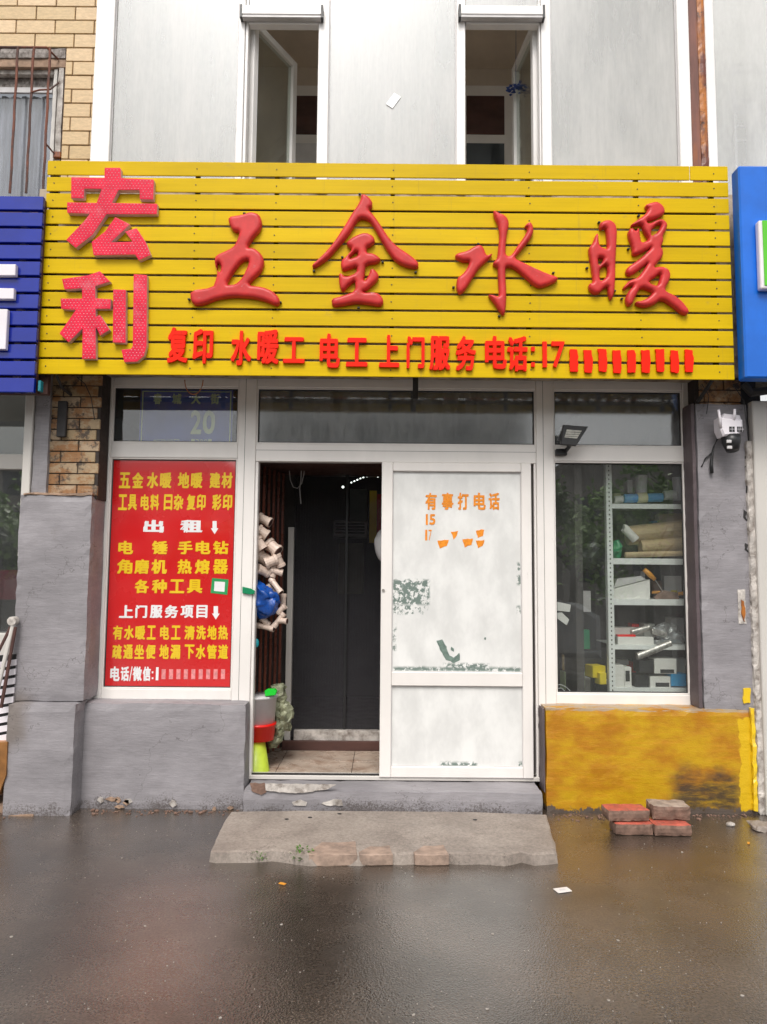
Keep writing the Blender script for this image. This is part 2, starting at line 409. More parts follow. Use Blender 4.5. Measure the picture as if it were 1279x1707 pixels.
M['green_letter'] = pm('lime_green_letter_face', (.10, .55, .02), .35, .04)
M['tile_brick'] = m_brick_face('tan_brick_tile', (.62, .44, .215)); M['old_brick'] = m_brick_face('stained_tan_brick', (.40, .29, .16), .95)
M['joint'] = pm('brown_mortar', (.17, .10, .055), .8, .2, 20, .4, 90)
M['dark_joint'] = pm('sooty_mortar', (.04, .03, .025), .85, .2, 20, .4, 90)
M['rust'] = m_rust('rusted_red_oxide_steel', (.14, .035, .018), (.44, .15, .022)); M['bar'] = m_rust('rusted_window_bar', (.075, .035, .028), (.20, .06, .03), .6)
M['brace'] = pm('dark_steel_bracket', (.022, .020, .020), .6, .3, 12, .2, 90)
M['glass'] = glassmat('shop_window_glass', (.96, .98, .97), 3.0, .03, (.55, .57, .56), .012)
M['poster_glass'] = glassmat('poster_window_glass', (.97, .97, .97), 1.5, .05, (.75, .75, .75), .015)
M['transom_glass'] = glassmat('condensed_transom_glass', (.8, .83, .83), 3.0, .20, (.55, .56, .56), .10, dirtsc=14)
M['film_glass'] = glassmat('milky_balcony_glass', (.9, .92, .9), 4.6, .66, (.66, .64, .605), .06, .30, dirtsc=1.2, streak=(.26, .76))
M['clear_pane'] = glassmat('plain_glass', (.9, .93, .9), 1.6, .05)
M['black'] = pm('black_plastic', (.018, .018, .019), .4, .15, 20, .05)
M['rubber'] = pm('dark_gasket', (.03, .028, .027), .7, .2)
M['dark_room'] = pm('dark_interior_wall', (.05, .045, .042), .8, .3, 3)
M['beige'] = pm('beige_room_plaster', (.62, .53, .44), .8, .08, 3, .1, 60)
M['parapet'] = pm('weathered_cream_render', (.42, .34, .25), .85, .25, 5, .4, 60, dirt=(.10, .07, .05), damt=.6)
M['white_plaster'] = pm('flaked_white_plaster', (.56, .52, .48), .8, .2, 12, .7, 50, dirt=(.16, .13, .11), damt=.7, ds=16)
M['rough_render'] = pm('pitted_grey_render', (.30, .27, .25), .9, .3, 30, .8, 70, dirt=(.08, .06, .05), damt=.6, ds=30)
M['paper_red'] = pm('red_poster_print', (.62, .008, .010), .25, .05, 2, 0, coat=1)
M['print_yellow'] = pm('yellow_print', (.84, .56, .005), .4, .03, bump=0, coat=1)
M['print_white'] = pm('white_print', (.85, .84, .84), .4, .03, bump=0, coat=1)
for k_ in ('paper_red', 'print_yellow', 'print_white'):
    q_ = M[k_].node_tree.nodes['Principled BSDF']; q_.inputs['Coat IOR'].default_value = 1.85; q_.inputs['Coat Roughness'].default_value = .05
M['print_orange'] = pm('orange_brushed_paint', (.80, .26, .012), .45, .15, 60, 0)
M['plate_blue'] = pm('faded_navy_plate', (.022, .055, .30), .4, .15, 8, 0)
M['plate_text'] = pm('faded_khaki_print', (.42, .50, .28), .5, .1, bump=0)
M['sticker_green'] = pm('green_sticker', (.02, .30, .09), .4, .05, bump=0)
M['ochre_dull'] = pm('broken_step_aggregate', (.34, .245, .19), .8, .25, 16, 1.0, 50, dirt=(.2, .15, .12), damt=.5)
M['pale'] = pm('pale_grey_plastic', (.58, .56, .56), .35, .06, 10, .05)
M['brown_wood'] = pm('dark_brown_timber', (.075, .032, .025), .6, .3, 8, .3, 40, stretch=(.3, 1, 1))
M['shutter'] = pm('maroon_folding_door_slat', (.15, .045, .028), .3, .25, 6, .05, stretch=(1, 1, .3))
M['tile'] = pm('cream_floor_tile', (.50, .40, .32), .30, .18, 5, .1, 30, dirt=(.22, .11, .06), damt=.5, ds=6)
M['pvc_fit'] = pm('beige_pvc_pipe', (.62, .49, .41), .38, .08, 8, 0)
M['blue_bag'] = pm('blue_plastic_bag', (.004, .06, .30), .3, .4, 9, 1.0, 30)
M['sage'] = pm('crinkled_grey_green_sack', (.24, .25, .16), .45, .5, 14, 1.0, 25)
M['red_plastic'] = pm('bright_red_plastic', (.80, .010, .006), .35, .06)
M['lime'] = pm('lime_translucent_plastic', (.52, .66, .06), .35, .12, 12, .1)
M['green_plastic'] = pm('green_plastic', (.01, .55, .03), .35, .06)
M['clip_green'] = pm('dark_green_plastic', (.005, .22, .09), .35, .1)
M['copper'] = pm('copper_wire', (.52, .20, .08), .4, .1, metal=.3)
M['paver_red'] = pm('red_concrete_paver', (.46, .10, .065), .6, .2, 14, .5, 90, dirt=(.16, .08, .06), damt=.45, ds=18)
M['paver_side'] = pm('raw_paver_side', (.19, .115, .085), .85, .3, 25, .8, 80)
M['paver_grey'] = pm('dusty_paver_top', (.30, .235, .19), .8, .3, 18, .8, 80)
M['brown_paper'] = pm('kraft_roll_in_film', (.50, .37, .21), .35, .25, 9, .15, 40, stretch=(.2, 1, 2))
M['steel'] = pm('grey_shelf_enamel', (.80, .81, .79), .4, .05)
M['chrome'] = pm('shiny_wrapped_metal', (.50, .47, .44), .38, .4, 30, .5, 60, metal=.6)
M['film_bag'] = glassmat('clear_film_bag', (.9, .9, .9), 5, .25, (.7, .7, .7), .12, ior=1.5, dirtsc=40, wav=.8)
M['card_white'] = pm('white_card_box', (.74, .72, .68), .5, .06)
M['card_black'] = pm('black_card_box', (.025, .025, .027), .4, .1)
M['card_blue'] = pm('cyan_card_box', (.01, .25, .50), .45, .06)
M['card_yellow'] = pm('yellow_card_box', (.75, .58, .02), .45, .06)
M['orange_handle'] = pm('orange_wood_handle', (.70, .30, .035), .35, .1)
M['blue_roll'] = pm('light_blue_tape_roll', (.10, .32, .62), .4, .08)
M['cream_roll'] = pm('cream_tape_roll', (.68, .62, .40), .4, .08)
M['leaf'] = pm('green_weed_leaf', (.07, .16, .02), .5, .3, 30, 0, rnd=.2)
M['tree_leaf'] = pm('tree_foliage', (.16, .30, .035), .5, .5, 1.2, 0)
M['bark'] = pm('tree_bark', (.08, .06, .045), .9, .3, 10, .6, 30)
M['far_wall'] = pm('pale_render', (.62, .60, .58), .8, .15, .6, .1, 20)
M['far_wall2'] = pm('grey_beige_render', (.36, .33, .30), .8, .15, .6, .1, 20)
M['far_window'] = pm('far_window_glass', (.05, .06, .07), .1, .2, 1, 0)
M['car_paint'] = pm('silver_car_paint', (.50, .51, .52), .3, .03, 2, 0, coat=1)
M['car_glass'] = pm('car_window_glass', (.015, .018, .02), .05, .05, 2, 0)
M['tyre'] = pm('tyre_rubber', (.02, .02, .02), .8, .1, 9, .2)
M['white_chip'] = pm('pale_grit', (.33, .30, .27), .8, .3, 60, 0)
M['ochre_stone'] = pm('tan_broken_brick', (.34, .225, .155), .8, .25, 16, 1.0, 50, dirt=(.2, .14, .10), damt=.5)
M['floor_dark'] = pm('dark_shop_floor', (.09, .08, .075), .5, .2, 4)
M['led_light'] = emit('led_string_light', (.9, 1, .92), 6)
M['curtain_net'] = pm('grey_striped_curtain', (.30, .29, .31), .7, .4, 9, .2, 20, stretch=(3, 1, .25))

# ------------------------------------------------------------------ text
_g = {}
def glyph(ch, deep):
    if (ch, deep) not in _g:
        c = bpy.data.curves.new('t', 'FONT'); c.body = ch; c.size = 1; c.resolution_u = 3; c.extrude = 0.5 if deep else 0
        o = bpy.data.objects.new('t', c); COL.objects.link(o)
        me = bpy.data.meshes.new_from_object(o.evaluated_get(bpy.context.evaluated_depsgraph_get()))
        v = np.array([x.co[:] for x in me.vertices]); f = [tuple(p.vertices) for p in me.polygons]
        v[:, 0] = (v[:, 0] - v[:, 0].min()) / max(1e-6, np.ptp(v[:, 0])); v[:, 1] = (v[:, 1] - v[:, 1].min()) / max(1e-6, np.ptp(v[:, 1]))
        bpy.data.objects.remove(o); bpy.data.curves.remove(c); bpy.data.meshes.remove(me); _g[(ch, deep)] = (v, f)
    return _g[(ch, deep)]
BOLD = ((-1, -.7), (1, .7), (-.55, .95), (.6, -.9))
def put_glyph(acc, ch, x0, y0, x1, y1, Y, depth=0.0, bold=0.0):
    """photo-pixel box -> letter on plane Y (front at Y-depth), made heavier by staggered copies"""
    a, b, c, d = R(x0, y0, x1, y1, Y - depth)
    v, f = glyph(ch, depth > 0)
    for k, (dx, dz) in enumerate(BOLD if bold else ((0, 0),)):
        n = len(acc[0]); st = 0.0004 * k if depth == 0 else 0.0011 * k
        bx, bz = bold * (b - a), bold * (d - c) * .75
        for p in v:
            yy = Y - st - (depth * (p[2] + .5) if depth else 0)
            acc[0].append((a + bx + p[0] * (b - a - 2 * bx) + dx * bx, yy, c + bz + p[1] * (d - c - 2 * bz) + dz * bz))
        acc[1].extend(tuple(i + n for i in q) for q in f)
def text_obj(name, items, Y, mat, parent, depth=0.0, bold=0.04, **kw):
    acc = ([], [])
    for (ch, x0, y0, x1, y1) in items: put_glyph(acc, ch, x0, y0, x1, y1, Y, depth, bold)
    me = bpy.data.meshes.new(name)
    V = np.array(acc[0]); c = (V.min(0) + V.max(0)) / 2
    me.from_pydata((V - c).tolist(), [], acc[1]); me.materials.append(mat)
    o = bpy.data.objects.new(name, me); COL.objects.link(o); o.parent = parent; o.location = Vector(c) - world_loc(parent)
    return tag(o, **kw)

# signed-distance letter: outline + holes -> raised body with rounded or flat face
def chaikin(P, it=1):
    for _ in range(it):
        Q = []
        for i in range(len(P)):
            a, b = P[i], P[(i + 1) % len(P)]
            Q.append(a * .78 + b * .22); Q.append(a * .22 + b * .78)
        P = Q
    return P
def near(P, polys):
    """distance, nearest point, inside flag for points P (n,2)"""
    best = np.full(len(P), 1e9); npt = P.copy(); ins = np.zeros(len(P), bool)
    for po in polys:
        A = np.array(po); Bq = np.roll(A, -1, 0)
        for a, b in zip(A, Bq):
            d = b - a; L = max(1e-12, (d * d).sum()); t = np.clip(((P - a) @ d) / L, 0, 1)
            q = a + t[:, None] * d; dd = np.hypot(*(P - q).T); m = dd < best; best[m] = dd[m]; npt[m] = q[m]
            if a[1] != b[1]:
                c = ((a[1] > P[:, 1]) != (b[1] > P[:, 1])) & (P[:, 0] < (b[0] - a[0]) * (P[:, 1] - a[1]) / (b[1] - a[1]) + a[0]); ins ^= c
    return best, npt, ins
def puffy(name, polys, Y, base, H, wid, res, mat, parent, smooth_it=1, **kw):
    ps = [chaikin([np.array(W(x, y, Y)) for (x, y) in p], smooth_it) for p in polys]
    al = np.concatenate([np.array(p) for p in ps]); lo = al.min(0) - res; hi = al.max(0) + res
    nx, nz = int((hi[0] - lo[0]) / res) + 2, int((hi[1] - lo[1]) / res) + 2
    gx, gz = np.meshgrid(lo[0] + np.arange(nx) * res, lo[1] + np.arange(nz) * res, indexing='ij')
    cc = np.stack([(gx[:-1, :-1] + res / 2).ravel(), (gz[:-1, :-1] + res / 2).ravel()], 1)
    ins = near(cc, ps)[2].reshape(nx - 1, nz - 1)
    cnt = np.zeros((nx, nz), int)
    for a in (0, 1):
        for b in (0, 1): cnt[a:nx - 1 + a, b:nz - 1 + b] += ins
    P = np.stack([gx.ravel(), gz.ravel()], 1); dist, npt, iv = near(P, ps)
    c = cnt.ravel(); bd = (c > 0) & (c < 4)
    P[bd] = npt[bd]; dist[bd] = 0; dist[~iv] = 0
    idx = -np.ones(len(P), int); use = np.where(c > 0)[0]; idx[use] = np.arange(len(use))
    h = H * np.sqrt(np.clip(1 - (1 - np.clip(dist / wid, 0, 1)) ** 2, 0, 1))
    verts = [(P[i][0], Y - base - h[i], P[i][1]) for i in use]; faces = []; nv = len(verts)
    verts += [(P[i][0], Y, P[i][1]) for i in use]
    I = idx.reshape(nx, nz); ec = {}
    for i, k in zip(*np.where(ins)):
        q = (I[i, k], I[i + 1, k], I[i + 1, k + 1], I[i, k + 1]); faces.append(q)
        for a, b in zip(q, q[1:] + q[:1]):
            if (b, a) in ec: del ec[(b, a)]
            else: ec[(a, b)] = 1
    nf = len(faces)
    for a, b in ec: faces.append((b, a, a + nv, b + nv))
    V = np.array(verts); usedv = sorted({i for f in faces for i in f}); mp = {o: n for n, o in enumerate(usedv)}
    V = V[usedv]; faces = [tuple(mp[i] for i in f) for f in faces]
    ce = (V.min(0) + V.max(0)) / 2
    me = bpy.data.meshes.new(name); me.from_pydata((V - ce).tolist(), [], faces)
    mats = mat if isinstance(mat, (list, tuple)) else [mat]
    for m in mats: me.materials.append(m)
    sm = H > 0.004
    for p in me.polygons:
        if p.index >= nf and len(mats) > 1: p.material_index = 1
        p.use_smooth = sm and p.index < nf
    o = bpy.data.objects.new(name, me); COL.objects.link(o); o.parent = parent; o.location = Vector(ce) - world_loc(parent)
    tag(o, **kw); return o, ps

# ================================================================== GROUND
b = B(); n = 40
b.poly([(-60, -60, 0), (60, -60, 0), (60, 30, 0), (-60, 30, 0)])
b.done('asphalt_pavement', M['asphalt'], kind='structure')

# grit and chips scattered on the wet asphalt
b = B()
for i in range(330):
    px, py = random.uniform(-20, 1300), 1370 + 337 * random.random() ** 1.3
    x, y = G(px, py)
    if y > -.05: continue
    if 350 < px < 930 and py < 1445: continue
    r = random.choice([.0016, .002, .0025, .003, .0065 if random.random() < .2 else .002]); k = random.randint(4, 6)
    a0 = random.random() * 6
    ring = [(x + r * random.uniform(.6, 1.3) * math.cos(a0 + 6.283 * j / k), y + r * random.uniform(.6, 1.3) * math.sin(a0 + 6.283 * j / k)) for j in range(k)]
    b.prism(ring, 'z', .0, .0025)
b.done('grit', M['white_chip'], kind='stuff', label='small pale grit and chips scattered over the wet asphalt', category='grit') if False else None
go = B.done(b, 'grit', M['white_chip'], kind='stuff')
# ------------------------------------------------ concrete slab step
def slab():
    base = [(352, 1418), (360, 1398), (372, 1372), (386, 1352), (500, 1350), (640, 1351), (780, 1352), (912, 1357), (918, 1385), (925, 1405), (928, 1421),
            (890, 1424), (868, 1419), (840, 1425), (800, 1422), (770, 1423), (742, 1420), (718, 1424), (700, 1421), (672, 1423), (640, 1422), (600, 1424), (560, 1423), (520, 1425), (490, 1421), (455, 1417), (420, 1419), (385, 1420), (362, 1420)]
    ht = .055
    P = [G(x, y, ht) for x, y in base]
    # densify with jitter
    Q = []
    for i in range(len(P)):
        a, c = Vector(P[i]), Vector(P[(i + 1) % len(P)]); m = max(1, int((c - a).length / .035))
        for k in range(m):
            q = a.lerp(c, k / m); Q.append(q + Vector(noise.noise_vector(Vector((q.x * 9, q.y * 9, 1)))[:2]) * .006)
    o = B()
    top = [o.bm.verts.new((q.x, q.y, ht - .006)) for q in Q]; cx = sum(q.x for q in Q) / len(Q); cy = sum(q.y for q in Q) / len(Q)
    inn = [o.bm.verts.new((q.x + (cx - q.x) * .012, q.y + (cy - q.y) * .05, ht)) for q in Q]
    bot = [o.bm.verts.new((q.x + (q.x - cx) * .006, q.y + (q.y - cy) * .03, -.01)) for q in Q]
    L = len(Q)
    for i in range(L):
        j = (i + 1) % L
        o.bm.faces.new((top[i], top[j], inn[j], inn[i])); o.bm.faces.new((bot[i], bot[j], top[j], top[i]))
    o.bm.faces.new(inn)
    return o
sl = thing('concrete_slab', 'worn beige concrete slab laid before the doorstep, its front edge broken', 'slab', (0, -.5, 0))
slab().done('slab_body', M['concrete'], sl)
for i, (x0, x1, y0) in enumerate([(516, 596, 1405), (600, 655, 1412), (692, 748, 1411)]):
    a = G(x0, 1423, .055); c = G(x1, 1423, .055); d = G(x0 + 6, y0, .056)
    pts = [(a[0], a[1] - .016), ((a[0] * 2 + c[0]) / 3, a[1] - .021), (c[0], c[1] - .014), (c[0] - .015, d[1] + .03), ((a[0] + c[0]) / 2 + .02, d[1]), (a[0] + .05, d[1] + .012), (a[0] - .008, a[1] + .02)]
    B().prism(pts, 'z', .0, .0575 if i < 3 else .03, bev=.004).done('exposed_brick', M['ochre_dull'], sl)
# dark pock holes / pebbles on the slab
for (px, py) in ((478, 1366), (517, 1363), (566, 1357), (792, 1367)):
    x, y = G(px, py, .055); o = B(); bmesh.ops.create_icosphere(o.bm, subdivisions=1, radius=.011, matrix=Matrix.Translation((x, y, .057)) @ Matrix.Diagonal((1.4, 1, .35, 1)))
    o.done('pebble', M['brace'], sl)

def weed(px, py, s, label):
    x, y = G(px, py, 0); o = B()
    for i in range(46):
        a = random.random() * 6.28; r = random.random() * s; z = random.random() * s * 1.1; L = random.uniform(.010, .02) * s / .045
        c = Vector((x + r * math.cos(a), y - .01 + r * .5 * math.sin(a), .012 + z)); d = Vector((math.cos(a), math.sin(a) - .3, random.uniform(-.2, 1))).normalized()
        w = d.cross(Vector((random.random() - .5, random.random() - .5, 1))).normalized() * L * .32
        o.poly([c, c + d * L * .5 + w, c + d * L, c + d * L * .5 - w])
    for i in range(5):
        a = random.random() * 6.28; o.tube([(x, y, 0), (x + .6 * s * math.cos(a), y + .3 * s * math.sin(a), s)], .0015, 4)
    o.done('weed', M['leaf'], label=label, cat='weed')
weed(505, 1438, .062, 'small green weed growing from the crack in the slab front')
weed(432, 1436, .040, 'tiny flat weed at the left of the slab front edge')

# ------------------------------------------------ doorstep
F = .15                              # plane of the shop-front frame
xl, xr = X(404, 1320, -.12), X(908, 1320, -.12)
ztop = Z(650, 1298, F)
ds = thing('doorstep', 'grey painted doorstep under the shop door, paint chipped to white at left', 'doorstep', ((xl + xr) / 2, 0, 0))
B().rough(xl, xr, -.10, F + .02, -.02, ztop - .012, .05, .005).done('step_body', M['grey'], ds)
def patch(pts, Y, d=.002, n=3):
    Q = []
    for i in range(len(pts)):
        a, c = Vector(W(*pts[i], Y)), Vector(W(*pts[(i + 1) % len(pts)], Y)); m = max(1, int((c - a).length / .012))
        for k in range(m):
            q = a.lerp(c, k / m); Q.append(q + Vector(noise.noise_vector(Vector((q.x * 40, q.y * 40, Y * 9)))[:2]) * .006)
    return B().prism([(q.x, q.y) for q in Q], 'y', Y - d, Y + .012)
patch([(442, 1307), (560, 1308), (545, 1316), (500, 1322), (470, 1321), (443, 1317)], -.107).done('paint_chip', M['white_plaster'], ds, label='bare white strip on the doorstep')
patch([(487, 1337), (500, 1334), (512, 1337), (511, 1343), (490, 1343)], -.107).done('paint_chip', M['white_plaster'], ds)
patch([(536, 1340), (555, 1333), (570, 1334), (572, 1343), (545, 1343)], -.107).done('paint_chip', M['white_plaster'], ds)
patch([(418, 1306), (441, 1306), (444, 1320), (436, 1326), (420, 1318)], -.106).done('rough_patch', M['paver_side'], ds)

# ------------------------------------------------ left pillar, low walls, right pier
YP = -.08
a, c, zt, zb = X(24, 1000, YP), X(147, 1000, YP), Z(95, 824, YP), 0
zledge = Z(90, 1170, YP)
pl = thing('grey_pillar', 'tall grey painted pillar between the two shops, stained at its foot', 'pillar', ((a + c) / 2, 0, 0))
B().rough(a, c, YP, .3, zledge, zt, .05, .005).done('upper_shaft', M['grey'], pl)
B().rough(a + .022, c - .022, YP - .07, .3, -.02, zledge, .05, .004).done('lower_shaft', M['grey'], pl)
patch([(14, 1360), (55, 1358), (58, 1369), (14, 1372)], YP - .078).done('bare_patch', M['ochre_stone'], pl)

wl0, wl1, wlz = X(147, 1250, 0), X(409, 1250, 0), Z(280, 1172, 0)
lw = thing('left_low_wall', 'low grey painted wall below the red poster window', 'low wall', ((wl0 + wl1) / 2, 0, 0)); lw.name = 'low_wall'
B().rough(wl0 - .1, wl1, 0, .30, -.02, wlz, .05, .006).done('wall_body', M['grey'], lw)
random.seed(31)
for i in range(9):
    px = random.uniform(165, 395); py = random.uniform(1332, 1350); w_ = random.uniform(3, 11); h_ = random.uniform(2, 6)
    patch([(px - w_, py), (px - w_ * .3, py - h_), (px + w_ * .6, py - h_ * .7), (px + w_, py + h_ * .4), (px, py + h_)], -.006).done('bare_chip', M['ochre_stone' if i % 3 else 'white_plaster'], lw)
wr0, wr1, wrz = X(907, 1250, 0), X(1262, 1250, 0), Z(1080, 1181, 0)
M['ywall'] = m_yellow_wall((wr0, wr1, 0, wrz))
rw = thing('low_wall', 'low wall daubed in mustard yellow paint below the shelf window', 'low wall', ((wr0 + wr1) / 2, 0, 0))
B().rough(wr0 + .012, wr1, 0, .30, -.02, wrz, .05, .007).done('wall_body', M['ywall'], rw)
B().rough(wr0, wr0 + .011, .012, .30, .12, wrz - .01, .05, .002, bev=.002).done('end_strip', M['grey_shaded'], rw)  # shade of the wall's end face put into its dark colour

g0, g1 = X(1168, 950, 0), X(1250, 950, 0); gz1 = Z(1200, 672, 0)
pr = thing('grey_pier', 'grey painted wall pier right of the shelf window with peeling paint', 'pier', ((g0 + g1) / 2, 0, wrz))
B().rough(g0, X(1256, 950, 0), .004, .30, wrz - .01, gz1, .05, .005).done('pier_body', M['grey'], pr)
B().rough(g0 - .03, g0 - .002, .012, .16, wrz, gz1, .05, .003, bev=.003).done('edge_strip', M['grey_shaded'], pr)  # side face of the pier, its shade painted in
hx0, hx1, hz0, hz1 = R(1230, 982, 1244, 1040, 0)
B().rough(hx0, hx1, -.004, .01, hz0, hz1, .02, .004, bev=.004).done('exposed_plug', M['white_plaster'], pr)
patch([(1236, 1000), (1240, 1002), (1243, 1022), (1241, 1036), (1237, 1026)], -.010).done('rust_stain', M['rust'], pr)
for (q0, q1) in (((1243, 760), 26), ((1245, 800), 30), ((1240, 850), 18), ((1247, 870), 22), ((1242, 905), 16), ((1250, 830), 24)):
    x, y = q0; patch([(x, y), (x + 5, y + q1 * .2), (x + 3, y + q1 * .6), (x + 6, y + q1), (x, y + q1 * .7)], .001).done('paint_flake', M['brace'], pr)
patch([(1240, 1148), (1251, 1147), (1251, 1172), (1239, 1172)], -.003).done('yellow_daub', M['print_yellow'], pr)

# bricks (helper)
def bricks(parent, x0, x1, z0, z1, Y, bw, bh, j, mat, holes=(), depth=.02, phase=0.0, name='brick', edge=None):
    """running bond between x0..x1, z0..z1; holes: (xa, xb, za, zb) left out / trimmed"""
    meshes = {}
    k = 0; z = z0
    while z < z1 - .01:
        zz = min(z + bh - j, z1)
        x = x0 - bw * (.5 if (k % 2) else 0) - phase
        while x < x1:
            xa, xb = max(x, x0), min(x + bw - j, x1)
            segs = [(xa, xb)]
            for h in holes:
                if zz > h[2] + .01 and z < h[3] - .01:
                    ns = []
                    for (p, q) in segs:
                        if h[0] > p + .02: ns.append((p, min(q, h[0])))
                        if h[1] < q - .02: ns.append((max(p, h[1]), q))
                    segs = [s_ for s_ in ns if s_[1] - s_[0] > .02]
            for (p, q) in segs:
                if q - p < .02: continue
                key = (round(q - p, 3), round(zz - z, 3))
                if key not in meshes:
                    t = B(); t.box(-(q - p) / 2, (q - p) / 2, 0, depth, -(zz - z) / 2, (zz - z) / 2, .003)
                    me = bpy.data.meshes.new(name); t.bm.to_mesh(me); t.bm.free(); me.materials.append(mat); meshes[key] = me
                o = bpy.data.objects.new(name, meshes[key]); COL.objects.link(o); o.parent = parent
                o.location = Vector(((p + q) / 2, Y + random.uniform(-.002, .002), (z + zz) / 2)) - world_loc(parent)
                o.rotation_euler = (random.uniform(-.006, .006), 0, random.uniform(-.006, .006))
            x += bw
        z += bh; k += 1

# stained brick above the left pillar
YB = -.03
bx0, bx1 = X(80, 740, YB), X(166, 740, YB); bz0, bz1 = Z(120, 826, YB), Z(120, 600, YB)
bp = thing('brick_pier', 'stained tan brick pier above the grey pillar, under the sign end', 'brick wall', ((bx0 + bx1) / 2, 0, bz0))
B().box(bx0, bx1 - .004, YB + .008, .14, bz0 - .02, bz1, 0).done('mortar_core', M['dark_joint'], bp)
bricks(bp, bx0 + .003, bx1 - .003, bz0, bz1, YB, .235, .0745, .007, M['old_brick'], depth=.02, phase=.03)
o = B(); o.pbox(95, 668, 110, 728, YB - .045, .03, .004); o.done('hanging_bracket', M['brace'], bp)
a, c, d, e = R(54, 655, 81, 822, -.06)
B().rough(a, c, -.06, .3, Z(68, 826, -.06) - .05, Z(68, 600, -.06), .05, .004).done('grey_pilaster', M['grey'], bp, label='plain grey painted strip beside the bricks')  # pilaster in the same grey paint as the pillar
# broken ledge on top of the grey pillar
o = B(); px0, px1 = X(36, 824, -.09), X(154, 824, -.09)
o.rough(px0, px1, -.09, -.02, zt - .01, zt + .012, .03, .008, 14); o.done('mortar_lip', M['ochre_stone'], pl)

# bricks above the grey pier at the right
a, c, d, e = R(1166, 600, 1252, 678, .03)
br = thing('brick_patch', 'bare stained brickwork above the grey pier behind the security camera', 'brick wall', ((a + c) / 2, 0, d))
B().box(a - .03, c, .045, .3, d - .08, e + .2, 0).done('mortar_core', M['dark_joint'], br)
bricks(br, a, c, d - .05, e + .15, .03, .27, .085, .008, M['old_brick'], depth=.02, phase=.1)

# ------------------------------------------------ shop front frame
zb_l, zb_r = Z(280, 1163, F), Z(1050, 1171, F)
def vx(px, py): return X(px, py, F)
x_ol, x_il = vx(175, 650) - .01, vx(187, 690)
x_m0, x_m1 = vx(396, 760), vx(431, 772)
x_r0, x_r1 = vx(889, 760), vx(924, 800)
x_ir, x_or = vx(1142, 800), vx(1157, 800)
z_top = Z(640, 600, F); z_t1 = Z(640, 647, F); z_t0 = Z(640, 741, F); z_w1 = Z(640, 766, F); z_d1 = Z(640, 771, F)
z_w0l, z_w0r = Z(280, 1149, F), Z(1050, 1158, F)
z_sill = ztop
zlb = wlz - .004; zrb = wrz - .004
sf = thing('shop_front_frame', 'white plastic shop front frame with two windows, a transom row and the door opening', 'window frame', (0, F, 0))
bv = .004; DP = .07
def fpart(name, x0, x1, z0, z1, y0=F, dp=DP, mat='upvc'):
    return B().box(x0, x1, y0, y0 + dp, z0, z1, bv).done(name, M[mat], sf)
fpart('post', x_ol, x_il, zlb, z_top); fpart('post', x_m0, x_m1 - .022, z_sill, z_top); fpart('post', x_r0 + .022, x_r1, z_sill, z_top); fpart('post', x_ir, x_or, zrb, z_top)
fpart('inner_jamb', x_m1 - .020, x_m1, z_sill, z_d1 + .001, F + .006); fpart('inner_jamb', x_r0 + .004, x_r0 + .020, z_sill, z_d1 + .001, F + .006)
for (p, q) in ((x_il, x_m0), (x_m1 - .022, x_r0 + .022), (x_r1, x_ir)):
    fpart('top_rail', p + .001, q - .001, z_t1, z_top, F + .003)
fpart('transom_rail', x_il + .001, x_m0 - .001, z_w1, z_t0, F + .003); fpart('transom_rail', x_r1 + .001, x_ir - .001, z_w1, z_t0, F + .003)
fpart('transom_rail', x_m1 - .021, x_r0 + .021, z_d1 + .002, z_t0, F + .003)
fpart('sill_rail', x_il + .001, x_m0 - .001, zlb, z_w0l, F + .003); fpart('sill_rail', x_r1 + .001, x_ir - .001, zrb, z_w0r, F + .003)
# glazing beads (slim raised inner frames) + dark gaskets + panes
def glazed(x0, x1, z0, z1, mat, name='pane'):
    g = B(); t = .010
    for (a_, b_, c_, d_) in ((x0, x0 + t, z0, z1), (x1 - t, x1, z0, z1), (x0 + t, x1 - t, z0, z0 + t), (x0 + t, x1 - t, z1 - t, z1)):
        g.box(a_, b_, F + .010, F + .030, c_, d_, .002)
    g.done('glazing_bead', M['upvc'], sf)
    g = B(); u = .016; t2 = t
    for (a_, b_, c_, d_) in ((x0 + t2, x0 + u, z0 + t2, z1 - t2), (x1 - u, x1 - t2, z0 + t2, z1 - t2), (x0 + u, x1 - u, z0 + t2, z0 + u), (x0 + u, x1 - u, z1 - u, z1 - t2)):
        g.box(a_, b_, F + .024, F + .034, c_, d_)
    g.done('gasket', M['rubber'], sf)
    return B().box(x0 + t, x1 - t, F + .035, F + .039, z0 + t, z1 - t).done(name, M[mat], sf)
def seam(x0, x1, z0, z1, y): B().box(x0, x1, y - .0008, y + .004, z0, z1).done('seam', M['rubber'], sf)
M['plate_glass'] = glassmat('left_transom_glass', (.97, .98, .98), 1.5, .05, (.55, .57, .56), .02, dirtsc=9)
glazed(x_il, x_m0, z_t0, z_t1, 'plate_glass'); glazed(x_m1 - .022, x_r0 + .022, z_t0, z_t1, 'transom_glass'); glazed(x_r1, x_ir, z_t0, z_t1, 'transom_glass')
glazed(x_il, x_m0, z_w0l, z_w1, 'poster_glass'); glazed(x_r1, x_ir, z_w0r, z_w1, 'glass')
xs = vx(409, 700); seam(xs, xs + .0025, z_sill, z_top, F); xs = vx(905, 700); seam(xs, xs + .0025, z_sill, z_top, F)
for zz in (Z(640, 752, F),): seam(x_m1 - .02, x_r0 + .02, zz, zz + .002, F + .003)
# threshold rail
fpart('threshold', x_m1 - .02, x_r0 + .03, z_sill - .012, z_sill + .016, F - .004, .09, 'upvc_old')
B().box(x_m1, x_r0, F + .01, F + .03, z_sill + .016, z_sill + .024).done('slide_track', M['brace'], sf)

